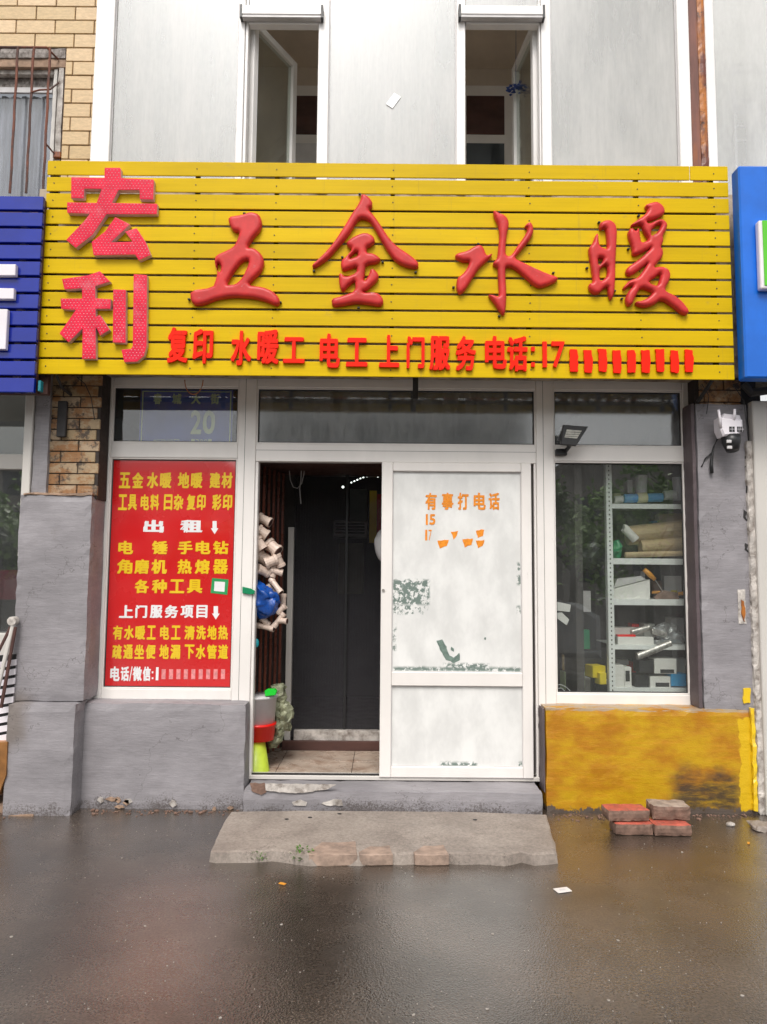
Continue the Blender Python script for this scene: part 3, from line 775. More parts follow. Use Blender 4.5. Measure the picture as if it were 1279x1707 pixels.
# ------------------------------------------------ sliding door leaf
YD = F + .012
lx0, lx1 = X(635, 1000, YD), X(889, 1000, YD) - .012
lz0, lz1 = z_sill + .012, z_d1
px0, px1 = X(654, 950, YD), X(869, 950, YD)
p1t, p1b = Z(760, 787, YD), Z(760, 1120, YD); p2t, p2b = Z(760, 1143, YD), Z(760, 1277, YD)
dl = thing('sliding_door', 'white sliding shop door with whitewashed glass and orange painted writing', 'door', ((lx0 + lx1) / 2, YD, lz0))
dp = .05; y0 = YD - .03
B().box(lx0, px0, y0, y0 + dp, lz0, lz1, bv).done('stile', M['upvc'], dl); B().box(px1, lx1, y0, y0 + dp, lz0, lz1, bv).done('stile', M['upvc'], dl)
for (q0, q1) in ((p1t, lz1), (p2t, p1b), (lz0, p2b)):
    B().box(px0 + .001, px1 - .001, y0 + .002, y0 + dp - .002, q0, q1, bv).done('rail', M['upvc'], dl)
def PZ(px, py): return W(px, py, YD)
pa = []
for (a_, b_, c_, d_, den) in ((655, 966, 716, 1008, .75), (655, 1008, 712, 1024, 0.2), (656, 1112, 868, 1119, .9), (740, 1106, 815, 1119, .7), (862, 938, 868, 975, .6), (862, 1010, 868, 1022, .6), (655, 1040, 660, 1085, .35)):
    xa, zb_ = PZ(a_, d_); xb, za_ = PZ(b_, c_ if False else d_)
    xa, xb, z0_, z1_ = R(a_, b_, c_, d_, YD)
    pa.append((xa, xb, z0_, z1_, den))
M['door_film'] = m_door_film(pa)
xa, xb, z0_, z1_ = R(735, 1270, 795, 1276, YD)
M['door_panel'] = m_door_film([(xa, xb, z0_ - .01, z1_, .9), (px1 - .03, px1, p2b - .01, p2b + .03, .6)])
for (t1, t0, mt, nm) in ((p1t, p1b, 'door_film', 'upper_panel'), (p2t, p2b, 'door_panel', 'lower_panel')):
    B().box(px0 + .004, px1 - .004, YD - .006, YD + .004, t0 + .004, t1 - .004).done(nm, M[mt], dl)
    g = B(); t = .005
    for (a_, b_, c_, d_) in ((px0, px0 + t, t0, t1), (px1 - t, px1, t0, t1), (px0 + t, px1 - t, t0, t0 + t), (px0 + t, px1 - t, t1 - t, t1)):
        g.box(a_, b_, YD - .012, YD + .002, c_, d_)
    g.done('gasket', M['rubber'] if nm == 'x' else M['pale'], dl)
def door_row(txt, xs_, y0_, y1_, bold=.045, nm='painted_line', mat='print_orange'):
    return text_obj(nm, [(ch, a_, y0_, b_, y1_) for ch, (a_, b_) in zip(txt, xs_)], YD - .0075, M[mat], dl, 0, bold)
def DZ(x): return 620 + x / 3.762
door_row('有事打电话', [(DZ(335), DZ(408)), (DZ(438), DZ(512)), (DZ(538), DZ(608)), (DZ(638), DZ(715)), (DZ(732), DZ(802))], 750 + 268 / 3.762, 750 + 376 / 3.762)
door_row('1', [(710, 713.5)], 857, 875, 0); door_row('5', [(716, 726)], 857, 875, .06); door_row('17', [(709, 712.5), (714.5, 720)], 883, 901, 0)
# smeared, unreadable rest of the two number lines
for (x0_, x1_, yy) in ((729, 748, 884), (752, 764, 886), (771, 789, 882), (793, 808, 884)):
    for q in (0, 1):
        pts = [(x0_, yy + q * 17), (x1_, yy - 1 + q * 17), (x1_ - 3, yy + 9 + q * 17), (x0_ + 4, yy + 13 + q * 17)]
        if (x0_ + q) % 3 == 0: continue
        patch(pts, YD - .0068, .0010).done('paint_smear', M['print_orange'], dl)
for pts in ([(728, 1068), (738, 1066), (744, 1078), (749, 1093), (757, 1096), (766, 1088), (767, 1100), (757, 1106), (744, 1100), (735, 1086)], [(752, 1078), (757, 1081), (756, 1087), (752, 1084)], [(808, 1062), (811, 1063), (810, 1066), (807, 1065)]):
    patch(pts, YD - .0062, .0012).done('bare_glass_patch', pm('bare_green_glass', (.16, .22, .19), .3, .2, 40, 0), dl)
# door lock + dark pull slot
x, z = W(639, 984, y0); o = B(); o.tube([(x, y0 + .002, z), (x, y0 - .008, z)], .010, 14); o.done('lock_cylinder', M['chrome'], dl)
a_ = lx1 + .001
B().box(a_, a_ + .010, YD + .006, YD + .03, lz0 + .02, lz1 - .01).done('slot_shade', M['rubber'], dl)  # dark strip colours in the shade of the slot beside the leaf

# ------------------------------------------------ poster in the left window
YQ = F + .029
pz0, pz1 = z_w0l + .016, z_w1 - .012
po = thing('advert_poster', 'red advertising poster with yellow and white Chinese lettering filling the left window', 'poster', ((x_il + x_m0) / 2, YQ, pz0))
B().box(x_il + .014, x_m0 - .012, YQ, YQ + .003, pz0, pz1).done('red_sheet', M['paper_red'], po)
def prow(txt, xs_, y0_, y1_, mat, bold=.05, nm='printed_line'):
    it = [(ch, 160 + a_ / 3.879, 750 + y0_ / 3.879, 160 + b_ / 3.879, 750 + y1_ / 3.879) for ch, (a_, b_) in zip(txt, xs_)]
    return text_obj(nm, it, YQ - .0006, M[mat], po, 0, bold)
Yl, Wh = 'print_yellow', 'print_white'
prow('五金水暖地暖建材', [(150, 225), (235, 308), (330, 405), (415, 490), (530, 605), (615, 690), (735, 805), (812, 884)], 145, 248, Yl)
prow('工具电料日杂复印彩印', [(145, 203), (208, 266), (290, 345), (352, 410), (440, 495), (503, 566), (588, 645), (652, 710), (752, 812), (820, 882)], 287, 390, Yl)
prow('出租', [(307, 440), (545, 690)], 452, 535, Wh, .06)
prow('电锤手电钻', [(145, 242), (362, 465), (530, 627), (645, 742), (757, 858)], 588, 675, Yl)
prow('角磨机热熔器', [(137, 237), (248, 345), (358, 460), (527, 622), (640, 738), (757, 855)], 707, 802, Yl)
prow('各种工具', [(250, 345), (362, 460), (477, 573), (588, 690)], 837, 927, Yl)
prow('上门服务项目', [(150, 242), (255, 332), (350, 432), (445, 533), (547, 632), (650, 722)], 1003, 1087, Wh)
prow('有水暖工电工清洗地热', [(110, 173), (182, 247), (255, 320), (330, 388), (415, 475), (487, 548), (572, 640), (648, 712), (720, 782), (790, 855)], 1135, 1227, Yl)
prow('疏通坐便地漏下水管道', [(105, 168), (177, 240), (248, 313), (322, 387), (410, 472), (482, 547), (573, 637), (645, 710), (718, 782), (790, 855)], 1258, 1352, Yl)
prow('电话/微信', [(93, 155), (160, 215), (217, 236), (238, 298), (303, 355)], 1400, 1495, Wh)
prow('1', [(388, 405)], 1405, 1490, Wh, 0)
for yy in (1432, 1470):
    o = B(); a_, b_, c_, d_ = R(160 + 362 / 3.879, 750 + yy / 3.879, 160 + 372 / 3.879, 750 + (yy + 12) / 3.879, YQ); o.box(a_, b_, YQ - .001, YQ, c_, d_); o.done('colon_dot', M['print_white'], po)
for i in range(9):   # washed-out, unreadable digits
    x = 425 + i * 48; o = B(); a_, b_, c_, d_ = R(160 + x / 3.879, 750 + 1418 / 3.879, 160 + (x + 26) / 3.879, 750 + 1482 / 3.879, YQ); o.box(a_, b_, YQ - .001, YQ, c_, d_, 0); o.done('faded_mark', M['pink_wash'] if 'pink_wash' in M else M.setdefault('pink_wash', pm('washed_out_print', (.70, .25, .25), .4, .2, 40, 0)), po)
def arrow(cx, y0_, y1_, w):
    f_ = lambda x, y: W(160 + x / 3.879, 750 + y / 3.879, YQ)
    pts = [(cx - w * .28, y0_), (cx + w * .28, y0_), (cx + w * .28, y0_ + (y1_ - y0_) * .55), (cx + w * .5, y0_ + (y1_ - y0_) * .55), (cx, y1_), (cx - w * .5, y0_ + (y1_ - y0_) * .55), (cx - w * .28, y0_ + (y1_ - y0_) * .55)]
    B().prism([f_(*p) for p in pts], 'y', YQ - .001, YQ).done('printed_arrow', M['print_white'], po)
arrow(768, 460, 545, 48); arrow(776, 1010, 1097, 50)
st = B(); f_ = lambda x, y: W(160 + x / 3.879, 750 + y / 3.879, YQ)
st.prism([f_(752, 828), f_(858, 838), f_(850, 937), f_(742, 925)], 'y', YQ - .0016, YQ - .0004); st.done('green_sticker', M['sticker_green'], po)
st = B(); st.prism([f_(768, 850), f_(836, 854), f_(832, 918), f_(764, 912)], 'y', YQ - .0024, YQ - .0017); st.done('sticker_centre', M['print_white'], po)

# street number plate behind the left transom
YS = F + .06
sp = thing('street_plate', 'navy street name and number plate behind the left transom glass', 'sign plate', (X(310, 700, YS), YS, z_t0))
B().pbox(233, 650, 388, 739, YS, .004, .001).done('plate', M['plate_blue'], sp)
o = B()
for (a_, b_, c_, d_) in ((236, 652, 238, 739), (383, 652, 385, 739), (238, 652, 383, 653.5)): o.pbox(a_, b_, c_, d_, YS - .001, .001)
o.done('border_line', M['plate_text'], sp)
text_obj('printed_line', [('春', 256, 656, 270, 674), ('城', 287, 656, 303, 674), ('大', 319, 656, 335, 674), ('街', 351, 656, 366, 674)], YS - .0015, M['plate_text'], sp, 0, .05)
text_obj('plate_number', [('2', 318, 684, 336, 724), ('0', 338, 684, 359, 724)], YS - .0015, M['plate_text'], sp, 0, .05)
text_obj('printed_line', [(c_, 256 + i * 11.3, 732, 266 + i * 11.3, 742) for i, c_ in enumerate('邮政编码')] + [(c_, 319 + i * 7, 732, 325 + i * 7, 742) for i, c_ in enumerate('13001')], YS - .0015, M['plate_text'], sp, 0, 0)
# ================================================================== SIGN BOARD
YG = -.32
ys_l = [265.5, 290.6, 317, 344, 371, 399.5, 427, 455, 483, 511, 539, 567.5, 595.5, 623]
sz1, sz0 = Z(640, 269, YG), Z(640, 628, YG)
sx0, sx1 = X(71, 445, YG), X(1219, 450, YG)
NS = 13; pitch = (sz1 - sz0) / NS; gap = pitch * .13
sg = thing('sign_board', 'long yellow slatted shop sign board with red raised Chinese characters', 'shop sign', ((sx0 + sx1) / 2, YG, sz0))
mcache = {}
for i in range(NS):
    za = sz0 + i * pitch; zb2 = za + pitch - gap
    segs = [(sx0, sx1)]
    if i == NS - 1: jx = X(1150, 282, YG); segs = [(sx0, jx - .002), (jx + .002, sx1)]
    for (p, q) in segs:
        o = B(); w = q - p; n = 24 if w > 1 else 2
        # thin folded aluminium channel with rounded edges, very slightly bowed
        for k in range(n):
            pass
        o.box(-w / 2, w / 2, 0, .011, 0, zb2 - za, .003, seg=2)
        me_name = 'slat'
        ob = o.done(me_name, M['slat'], sg)
        ob.location = Vector(((p + q) / 2, YG + .0055 + random.uniform(-.001, .001), (za + zb2) / 2)) - world_loc(sg)
        ob.rotation_euler = (random.uniform(-.012, .012), random.uniform(-.0004, .0004), 0)
scr = B()
for px in (95, 330, 462, 655, 880, 1060, 1185):
    for i in range(NS):
        xx = X(px, 300, YG + .04) + random.uniform(-.006, .006); zz = sz0 + (i + .5 + random.uniform(-.06, .06)) * pitch - gap / 2
        scr.tube([(xx, YG + .001, zz), (xx, YG - .0028, zz)], .0042, 7)
scr.done('screw_heads', M['brace'], sg, kind='stuff')
for px in (95, 330, 462, 655, 880, 1060, 1185):
    x = X(px, 300, YG + .04)
    B().box(x - .014, x + .014, YG + .034, YG + .065, sz0 + .01, sz1 - .012, .002).done('back_upright', M['brace'], sg)
B().box(sx0 + .004, sx0 + .03, YG + .035, YG + .12, sz0, sz1 - .01, .002).done('end_upright', M['brace'], sg)
for zz in (sz0 + .05, sz1 - .3):
    B().box(sx0 + .05, sx1 - .05, YG + .068, YG + .10, zz, zz + .03).done('back_rail', M['brace'], sg)
# diagonal brackets seen under the ends
for (p0, p1, nm) in ((((1166, 662), (1203, 628)), 0, 1),):
    xa, za = W(1166, 668, -.02); xb, zb3 = W(1204, 628, YG + .05)
    o = B(); o.tube([(xa, -.0, za), (xb, YG + .08, zb3 + .06)], .013, 6); o.done('brace', M['brace'], sg)
x = X(693, 650, -.02); o = B(); o.box(x - .018, x + .018, -.02, .02, Z(693, 664, -.02), sz0 + .1, .002); o.done('hanger', M['brace'], sg)
x, z = W(90, 628, YG + .04)
o = B(); o.tube([(x, YG + .05, sz0 + .03), (x + .01, YG + .14, sz0 - .05), (x + .02, -.06, sz0 - .07)], .01, 6); o.done('brace', M['brace'], sg)
# parapet wall behind the sign
pw = thing('balcony_parapet', 'weathered cream balcony parapet behind the yellow sign', 'wall', (0, 0, z_top))
B().rough(X(60, 450, -.08), X(1235, 450, -.08), -.10, .14, Z(640, 622, -.05), Z(640, 318, -.10), .12, .004).done('parapet_body', M['parapet'], pw)

# puffed red characters 五金水暖
def zc(pts, ox, oy, s): return [(ox + x / s, oy + y / s) for x, y in pts]
WU = [[(935, 275), (1000, 265), (1045, 250), (1085, 262), (1100, 300), (1090, 340), (1060, 372), (1025, 425), (1062, 425), (1100, 458), (1110, 495), (1095, 540), (1062, 570), (1030, 605), (1100, 612), (1150, 632), (1180, 662), (1186, 690), (1170, 705), (1120, 682), (1050, 665), (960, 660), (880, 672), (820, 698), (775, 702), (755, 680), (752, 630), (862, 615), (875, 580), (885, 540), (870, 500), (872, 462), (940, 432), (965, 415), (985, 372), (990, 347), (960, 345), (940, 310)],
      [(1000, 490), (1033, 480), (1036, 500), (1002, 572), (968, 602), (925, 604), (958, 545)], [(884, 490), (903, 512), (895, 545), (880, 530)]]
JIN = [[(650, 90), (700, 95), (750, 150), (752, 205), (715, 225), (760, 270), (830, 370), (900, 480), (980, 560), (1090, 630), (1162, 695), (1155, 748), (1060, 735), (960, 690), (890, 600), (820, 480), (760, 370), (720, 320), (660, 302), (620, 322), (550, 440), (450, 560), (350, 672), (230, 747), (215, 715), (300, 640), (400, 530), (500, 380), (570, 260), (620, 190), (650, 130)]]
JIN2 = [[(520, 520), (560, 480), (640, 440), (700, 430), (760, 460), (778, 510), (740, 548), (702, 560), (700, 610), (770, 615), (832, 665), (800, 698), (692, 712), (685, 780), (675, 868), (718, 810), (735, 752), (762, 748), (810, 800), (800, 850), (720, 925), (655, 962), (790, 956), (840, 998), (852, 1050), (820, 1082), (720, 1062), (600, 1052), (500, 1072), (400, 1085), (386, 1015), (480, 990), (600, 948), (600, 850), (550, 890), (488, 955), (460, 905), (454, 800), (472, 783), (515, 825), (612, 785), (615, 728), (560, 745), (490, 770), (470, 720), (480, 670), (520, 640), (575, 575), (535, 550)],
        [(535, 668), (600, 595), (624, 602), (622, 638)]]
SHUI1 = [[(103, 575), (130, 550), (220, 530), (290, 485), (340, 468), (378, 490), (400, 550), (415, 575), (472, 546), (442, 600), (350, 682), (300, 752), (250, 832), (200, 912), (150, 948), (130, 920), (118, 880), (125, 790), (180, 752), (220, 700), (252, 630), (180, 632), (120, 605)]]
SHUI2 = [[(473, 148), (490, 138), (530, 165), (580, 178), (617, 220), (627, 280), (607, 360), (594, 480), (592, 560), (625, 583), (660, 558), (700, 490), (760, 410), (800, 342), (805, 305), (773, 297), (800, 262), (830, 248), (857, 280), (864, 340), (842, 400), (780, 482), (682, 592), (702, 612), (780, 648), (900, 705), (1000, 748), (1108, 785), (1080, 827), (1000, 863), (920, 885), (860, 855), (780, 782), (700, 712), (640, 682), (592, 687), (592, 780), (601, 920), (596, 1080), (577, 1160), (530, 1102), (480, 1022), (418, 947), (470, 953), (533, 973), (528, 900), (520, 760), (518, 685), (468, 662), (480, 632), (513, 600), (523, 500), (536, 400), (527, 285), (490, 212)]]
NU1 = [[(218, 262), (280, 230), (330, 233), (376, 270), (390, 340), (382, 480), (374, 640), (372, 800), (362, 940), (330, 1012), (305, 940), (300, 868), (250, 900), (220, 940), (170, 945), (118, 900), (118, 845), (158, 835), (155, 780), (135, 640), (113, 510), (140, 470), (160, 440), (180, 380), (207, 350), (215, 468), (250, 500), (297, 512), (292, 400), (280, 300), (225, 327)],
       [(205, 592), (262, 598), (245, 640), (210, 675)], [(221, 700), (296, 655), (296, 770), (240, 822), (221, 802)]]
NU2 = [[(663, 85), (720, 62), (780, 54), (832, 90), (853, 140), (840, 182), (760, 222), (668, 240), (700, 270), (790, 222), (842, 228), (878, 270), (862, 332), (830, 382), (837, 440), (810, 490), (837, 530), (827, 592), (770, 655), (742, 690), (822, 678), (882, 700), (908, 752), (892, 822), (852, 892), (862, 920), (960, 965), (1032, 1030), (1088, 1110), (1060, 1148), (1010, 1132), (940, 1072), (820, 992), (740, 1052), (660, 1072), (590, 1057), (558, 1020), (640, 1008), (700, 970), (742, 926), (620, 877), (570, 960), (530, 1052), (490, 1058), (468, 1000), (490, 930), (552, 862), (512, 858), (455, 905), (446, 880), (505, 815), (590, 787), (640, 720), (690, 640), (620, 700), (540, 757), (500, 767), (472, 735), (485, 690), (560, 640), (640, 580), (730, 488), (640, 542), (570, 573), (535, 560), (540, 500), (500, 392), (496, 340), (530, 300), (572, 342), (600, 295), (612, 400), (625, 452), (702, 422), (652, 350), (625, 267), (530, 292), (523, 275), (600, 220), (652, 185), (690, 130), (665, 110)],
       [(742, 302), (800, 263), (817, 285), (780, 350), (722, 387), (713, 350)], [(692, 825), (760, 780), (800, 743), (812, 770), (782, 868), (722, 850)]]
YL = YG - .003
for (parts, ox, oy, s) in (((WU,), 60, 270, 2.907), ((JIN, JIN2), 480, 310, 5.329), ((SHUI1, SHUI2), 740, 330, 5.814), ((NU1, NU2), 960, 330, 5.814)):
    ce = None
    for P in parts:
        Pp = [zc(p, ox, oy, s) for p in P]
        puffy('raised_character' if len(parts) == 1 else 'raised_character_stroke', Pp, YL, .022, .020, .026, .0055, M['puffy'], sg)
# dark fixing pegs near the characters
for (px, py) in ((408, 357), (316, 500), (468, 505), (600, 325), (524, 453), (693, 455), (571, 430), (638, 438), (598, 514), (832, 355), (797, 408), (756, 480), (922, 456), (832, 528), (998, 372), (978, 448), (1024, 486), (1064, 361), (1047, 416), (1036, 499), (1128, 496)):
    x, z = W(px, py, YL); o = B(); o.cbox((x, YL - .008, z), (.016, .02, .010), None, .002); o.done('fixing_peg', M['brace'], sg)

# LED channel characters 宏利 (flat face, straight strokes)
HONG1 = [[(343, 43), (420, 43), (422, 93), (580, 99), (577, 196), (512, 194), (512, 150), (410, 150), (378, 212), (597, 216), (594, 266), (352, 266), (285, 365), (205, 428), (158, 390), (245, 300), (272, 264), (163, 260), (163, 209), (305, 212), (330, 145), (245, 143), (243, 190), (182, 188), (183, 88), (343, 92)]]
HONG2 = [[(395, 280), (465, 315), (372, 402), (478, 399), (442, 350), (497, 333), (540, 400), (565, 462), (508, 488), (490, 460), (290, 464), (281, 400), (345, 350)]]
LI1 = [[(138, 578), (265, 560), (320, 540), (370, 590), (298, 612), (298, 671), (374, 675), (371, 721), (300, 721), (300, 762), (320, 750), (367, 822), (322, 850), (300, 805), (301, 962), (235, 962), (238, 815), (170, 882), (126, 840), (205, 727), (135, 721), (132, 672), (235, 672), (235, 622), (150, 628)]]
LI2 = [[(385, 628), (445, 630), (444, 885), (383, 883)]]
LI3 = [[(483, 555), (547, 559), (545, 900), (532, 948), (500, 975), (438, 978), (424, 918), (470, 914), (479, 900)]]
for P in (HONG1, HONG2, LI1, LI2, LI3):
    Pp = [zc(p, 60, 270, 2.907) for p in P]
    ob, ps = puffy('led_character_stroke', Pp, YL, .036, .001, .004, .006, [M['led_red'], M['led_side']], sg, 0)
    al = np.concatenate([np.array(p) for p in ps]); lo = al.min(0); hi = al.max(0); st = .0215
    pts = []; r = 0; z = lo[1] + .008
    while z < hi[1]:
        x = lo[0] + (.5 * st if r % 2 else 0)
        while x < hi[0]: pts.append((x, z)); x += st
        z += st * .82; r += 1
    pts = np.array(pts); d_, _, iv = near(pts, ps); pts = pts[iv & (d_ > .007)]
    o = B(); yf = YL - .037
    for (x, z) in pts:
        ring = [o.bm.verts.new((x + .0038 * math.cos(a_), yf, z + .0032 * math.sin(a_))) for a_ in np.linspace(0, 6.283, 7)[:-1]]
        tp = o.bm.verts.new((x, yf - .004, z))
        for k in range(6): o.bm.faces.new((ring[k], ring[(k + 1) % 6], tp))
    o.done('led_bulbs', M['led_dot'], ob, kind='stuff')

# small red letters
small = [('复', 279, 545, 313, 605), ('印', 321, 548, 355, 606), ('水', 385, 551, 419, 609), ('暖', 429, 549, 465, 607), ('工', 472, 562, 508, 605), ('电', 533, 556, 567, 613), ('工', 577, 563, 613, 611),
         ('上', 632, 558, 666, 612), ('门', 678, 560, 708, 614), ('服', 716, 560, 751, 617), ('务', 760, 560, 794, 618), ('电', 809, 560, 845, 615), ('话', 846, 560, 880, 619)]
for (ch, a_, b_, c_, d_) in small:
    text_obj('small_raised_character', [(ch, a_, b_, c_, d_)], YL, M['small_red'], sg, .018, .042)
for (ch, a_, b_, c_, d_) in (('1', 905, 569, 912, 612), ('7', 920, 569, 942, 613)):
    text_obj('small_raised_numeral', [(ch, a_, b_, c_, d_)], YL, M['small_red'], sg, .018, .03 if ch == '7' else 0)
for yy in (578, 604): B().pbox(886, yy, 892, yy + 7, YL - .018, .018).done('colon_dot', M['small_red'], sg)
random.seed(3)
for i in range(9):   # the rest of the number is unreadable: plain worn red blocks
    x = 950 + i * 24; h = random.uniform(-2, 2)
    j_ = lambda: random.uniform(-1, 1)
    patch([(x + j_(), 583 + h), (x + 12 + j_(), 583 + h + j_()), (x + 14, 597), (x + 14, 607), (x + 13, 621 + h), (x + 1, 620 + h), (x, 603), (x, 595)], YL - .014, .004).done('worn_red_block', M['small_red'], sg)

for (pts_, nm) in (([(128, 628), (142, 640), (152, 662), (158, 700)], 0), ([(1170, 640), (1182, 660), (1178, 690)], 1), ([(1222, 640), (1240, 668), (1246, 720)], 2)):
    o = B(); o.tube([(W(a_, b_, -.05)[0], -.05, W(a_, b_, -.05)[1]) for a_, b_ in pts_], .003, 5); o.done('loose_wire', M['black'], sg)
# dangling copper wire loop below the sign
x0w, z0w = W(322, 640, -.0)
pts = []
for k in range(15):
    a_ = math.pi * k / 14; pts.append((x0w - .062 * math.cos(a_), .02, Z(322, 632, 0) - .10 * math.sin(a_)))
o = B(); o.tube(pts, .0035, 6); o.done('wire_loop', M['copper'], label='thin copper wire loop hanging from the sign over the left transom', cat='wire', smooth=True)

# ================================================================== UPPER BALCONY GLAZING
YU = -.12
def ux(px, py=130): return X(px, py, YU)
uz0 = Z(640, 318, YU); uz1 = Z(640, -120, YU)
bg_ = thing('balcony_glazing', 'white framed balcony glazing above the yellow sign with two open casements', 'window', (0, YU, uz0))
def upost(p0, y_, p1, nm='post', mat='upvc_bright', dy=0):
    return B().box(X(p0, y_, YU), X(p1, y_, YU), YU + dy, YU + dy + .07, uz0, uz1, .004).done(nm, M[mat], bg_)
upost(156, 130, 187); upost(396, 130, 406.5); upost(530, 130, 548); upost(761, 130, 776); upost(903, 130, 919); upost(1131, 130, 1151)
upost(407.2, 130, 412, 'sash_edge', 'upvc_bright', .01); upost(899.5, 130, 902.4, 'sash_edge', 'upvc_bright', .01)
for (p0, p1, nm) in ((187, 396, 'pane'), (548, 761, 'pane'), (919, 1131, 'pane')):
    B().box(ux(p0) + .001, ux(p1) - .001, YU + .03, YU + .036, uz0, uz1).done(nm, M['film_glass'], bg_)
    B().box(ux(p0) + .0005, ux(p0) + .007, YU + .02, YU + .03, uz0, uz1).done('gasket', M['pale'], bg_); B().box(ux(p1) - .007, ux(p1) - .0005, YU + .02, YU + .03, uz0, uz1).done('gasket', M['pale'], bg_)
for (p0, p1, y0_, y1_) in ((412, 530, 8, 24), (777, 900, 5, 21)):
    zt0, zt1 = Z(470, y1_, YU - .05), Z(470, y0_, YU - .05)
    o = B(); xa, xb = X(p0 - 10, 15, YU - .05), X(p1 + 7, 15, YU - .05)
    o.box(xa, xb, YU - .05, YU - .002, zt0, zt1, .006); o.done('blind_cassette', M['upvc_bright'], bg_)
    B().box(xa + .001, xb - .001, YU - .046, YU - .004, zt0 - .018, zt0 - .001, .003).done('cassette_lip', M['pale'], bg_)
    for xx in (xa, xb): B().box(xx - .008, xx + .008, YU - .052, YU - .002, zt0 - .022, zt1 + .004, .002).done('end_cap', M['black'], bg_)
    B().box(ux(p0) + .001, ux(p1) - .001, YU, YU + .06, zt0 - .03, zt0 + .03, .003).done('head_rail', M['upvc_bright'], bg_)
    B().box(ux(p0) + .001, ux(p1) - .001, YU + .03, YU + .036, zt0 + .031, uz1).done('pane', M['film_glass'], bg_)
# inward-opened sashes (leaf swung back into the room)
def sash(hx, ang, w, z0, z1, label):
    """hinged at x = hx on the inner face"""
    d = Vector((math.cos(ang), math.sin(ang), 0)); nrm = Vector((-d.y, d.x, 0)); t = .05; rot = Matrix.Rotation(ang, 3, 'Z')
    s = thing('casement_sash', label, 'window', (hx, YU + .08, z0))
    def pc(u0, u1, a_, b_, nm, mat, th=.05):
        c_ = Vector((hx, YU + .09, 0)) + d * ((u0 + u1) / 2); o = B()
        o.cbox((c_.x, c_.y, (a_ + b_) / 2), (u1 - u0, th, b_ - a_), rot, .003); o.done(nm, M[mat], s)
    pc(0, t, z0, z1, 'stile', 'upvc_bright'); pc(w - t, w, z0, z1, 'stile', 'upvc_bright')
    pc(t + .001, w - t - .001, z0, z0 + t, 'rail', 'upvc_bright'); pc(t + .001, w - t - .001, z1 - t, z1, 'rail', 'upvc_bright')
    pc(t, w - t, z0 + t, z1 - t, 'pane', 'clear_pane', .006)
zs1 = Z(470, 34, YU + .1)
sash(ux(414), math.radians(62), .52, uz0 + .05, zs1, 'left open casement sash swung inward above the sign')
sash(ux(899), math.radians(97), .50, uz0 + .05, zs1, 'right open casement sash swung inward above the sign')
# room behind
rx0, rx1 = ux(176), ux(1140); RB = 1.05; rz = Z(640, 35, RB) 
rz1 = Z(470, 112, RB)          # ceiling height at the back wall
rm = thing('enclosed_balcony', 'beige enclosed balcony room seen through the open casements', 'room', (0, RB, uz0))
B().box(rx0, rx1, RB, RB + .1, uz0 - .3, rz1 + 1.0).done('back_wall', M['beige'], rm)
B().box(rx0 - .05, rx0, YU + .08, RB, uz0 - .3, rz1 + 1).done('side_wall', M['beige'], rm); B().box(rx1, rx1 + .05, YU + .08, RB, uz0 - .3, rz1 + 1).done('side_wall', M['beige'], rm)
B().box(rx0, rx1, YU + .08, RB - .001, rz1, rz1 + .08).done('ceiling', M['beige'], rm)
B().box(rx0, rx1, YU + .08, RB - .001, uz0 - .3, uz0 - .22).done('floor', M['beige'], rm)
# inner doors with dark panes on the back wall
for (p0, p1, q0, q1) in ((478, 560, 140, 0), (770, 845, 140, 0)):
    ya = RB - .03; dt = thing('inner_door', 'white inner balcony door with dark panes, seen through the %s casement' % ('left' if p0 < 600 else 'right'), 'door', (X(p0 + 30, 200, ya), ya, uz0))
    zt_, = (Z(p0, 142, ya),)
    xa, xb = X(p0, 200, ya), X(p1 + 20, 200, ya)
    B().box(xa, xb, ya, ya + .028, uz0 - .2, zt_, .003).done('door_leaf', M['upvc'], dt)
    a_, b_, c_, d_ = R(489 if p0 < 600 else 778, 160, (p1 - 2) if p0 < 600 else 841, 224, ya - .004); B().box(a_, b_, ya - .006, ya - .001, c_, d_).done('dark_pane', M['brown_wood'], dt)
    a_, b_, c_, d_ = R(489 if p0 < 600 else 778, 239, (p1 - 2) if p0 < 600 else 841, 300, ya - .004); B().box(a_, b_, ya - .006, ya - .001, c_, d_).done('dark_pane', M['far_window'] if p0 > 600 else M['pale'], dt)
# blue dried flowers hanging in the right casement
o = B(); random.seed(5)
for i in range(60):
    px, py = random.uniform(846, 878), random.gauss(146, 4); py += (862 - px) * .25
    x, z = W(px, py, .35); c_ = Vector((x, .35 + random.uniform(-.03, .03), z)); d_ = Vector((random.uniform(-1, 1), random.uniform(-1, 1), random.uniform(-1, 1))).normalized() * .016; e_ = d_.cross(Vector((.3, .8, .2))).normalized() * .010
    o.poly([c_ - d_, c_ + e_, c_ + d_, c_ - e_])
o.tube([(X(860, 150, .35), .35, Z(860, 150, .35)), (X(862, 140, .35), .36, rz1)], .002, 5)
o.done('hanging_blue_flowers', pm('blue_petals', (.02, .05, .20), .6), label='bunch of small dark blue flowers hanging inside the right open casement', cat='flowers')
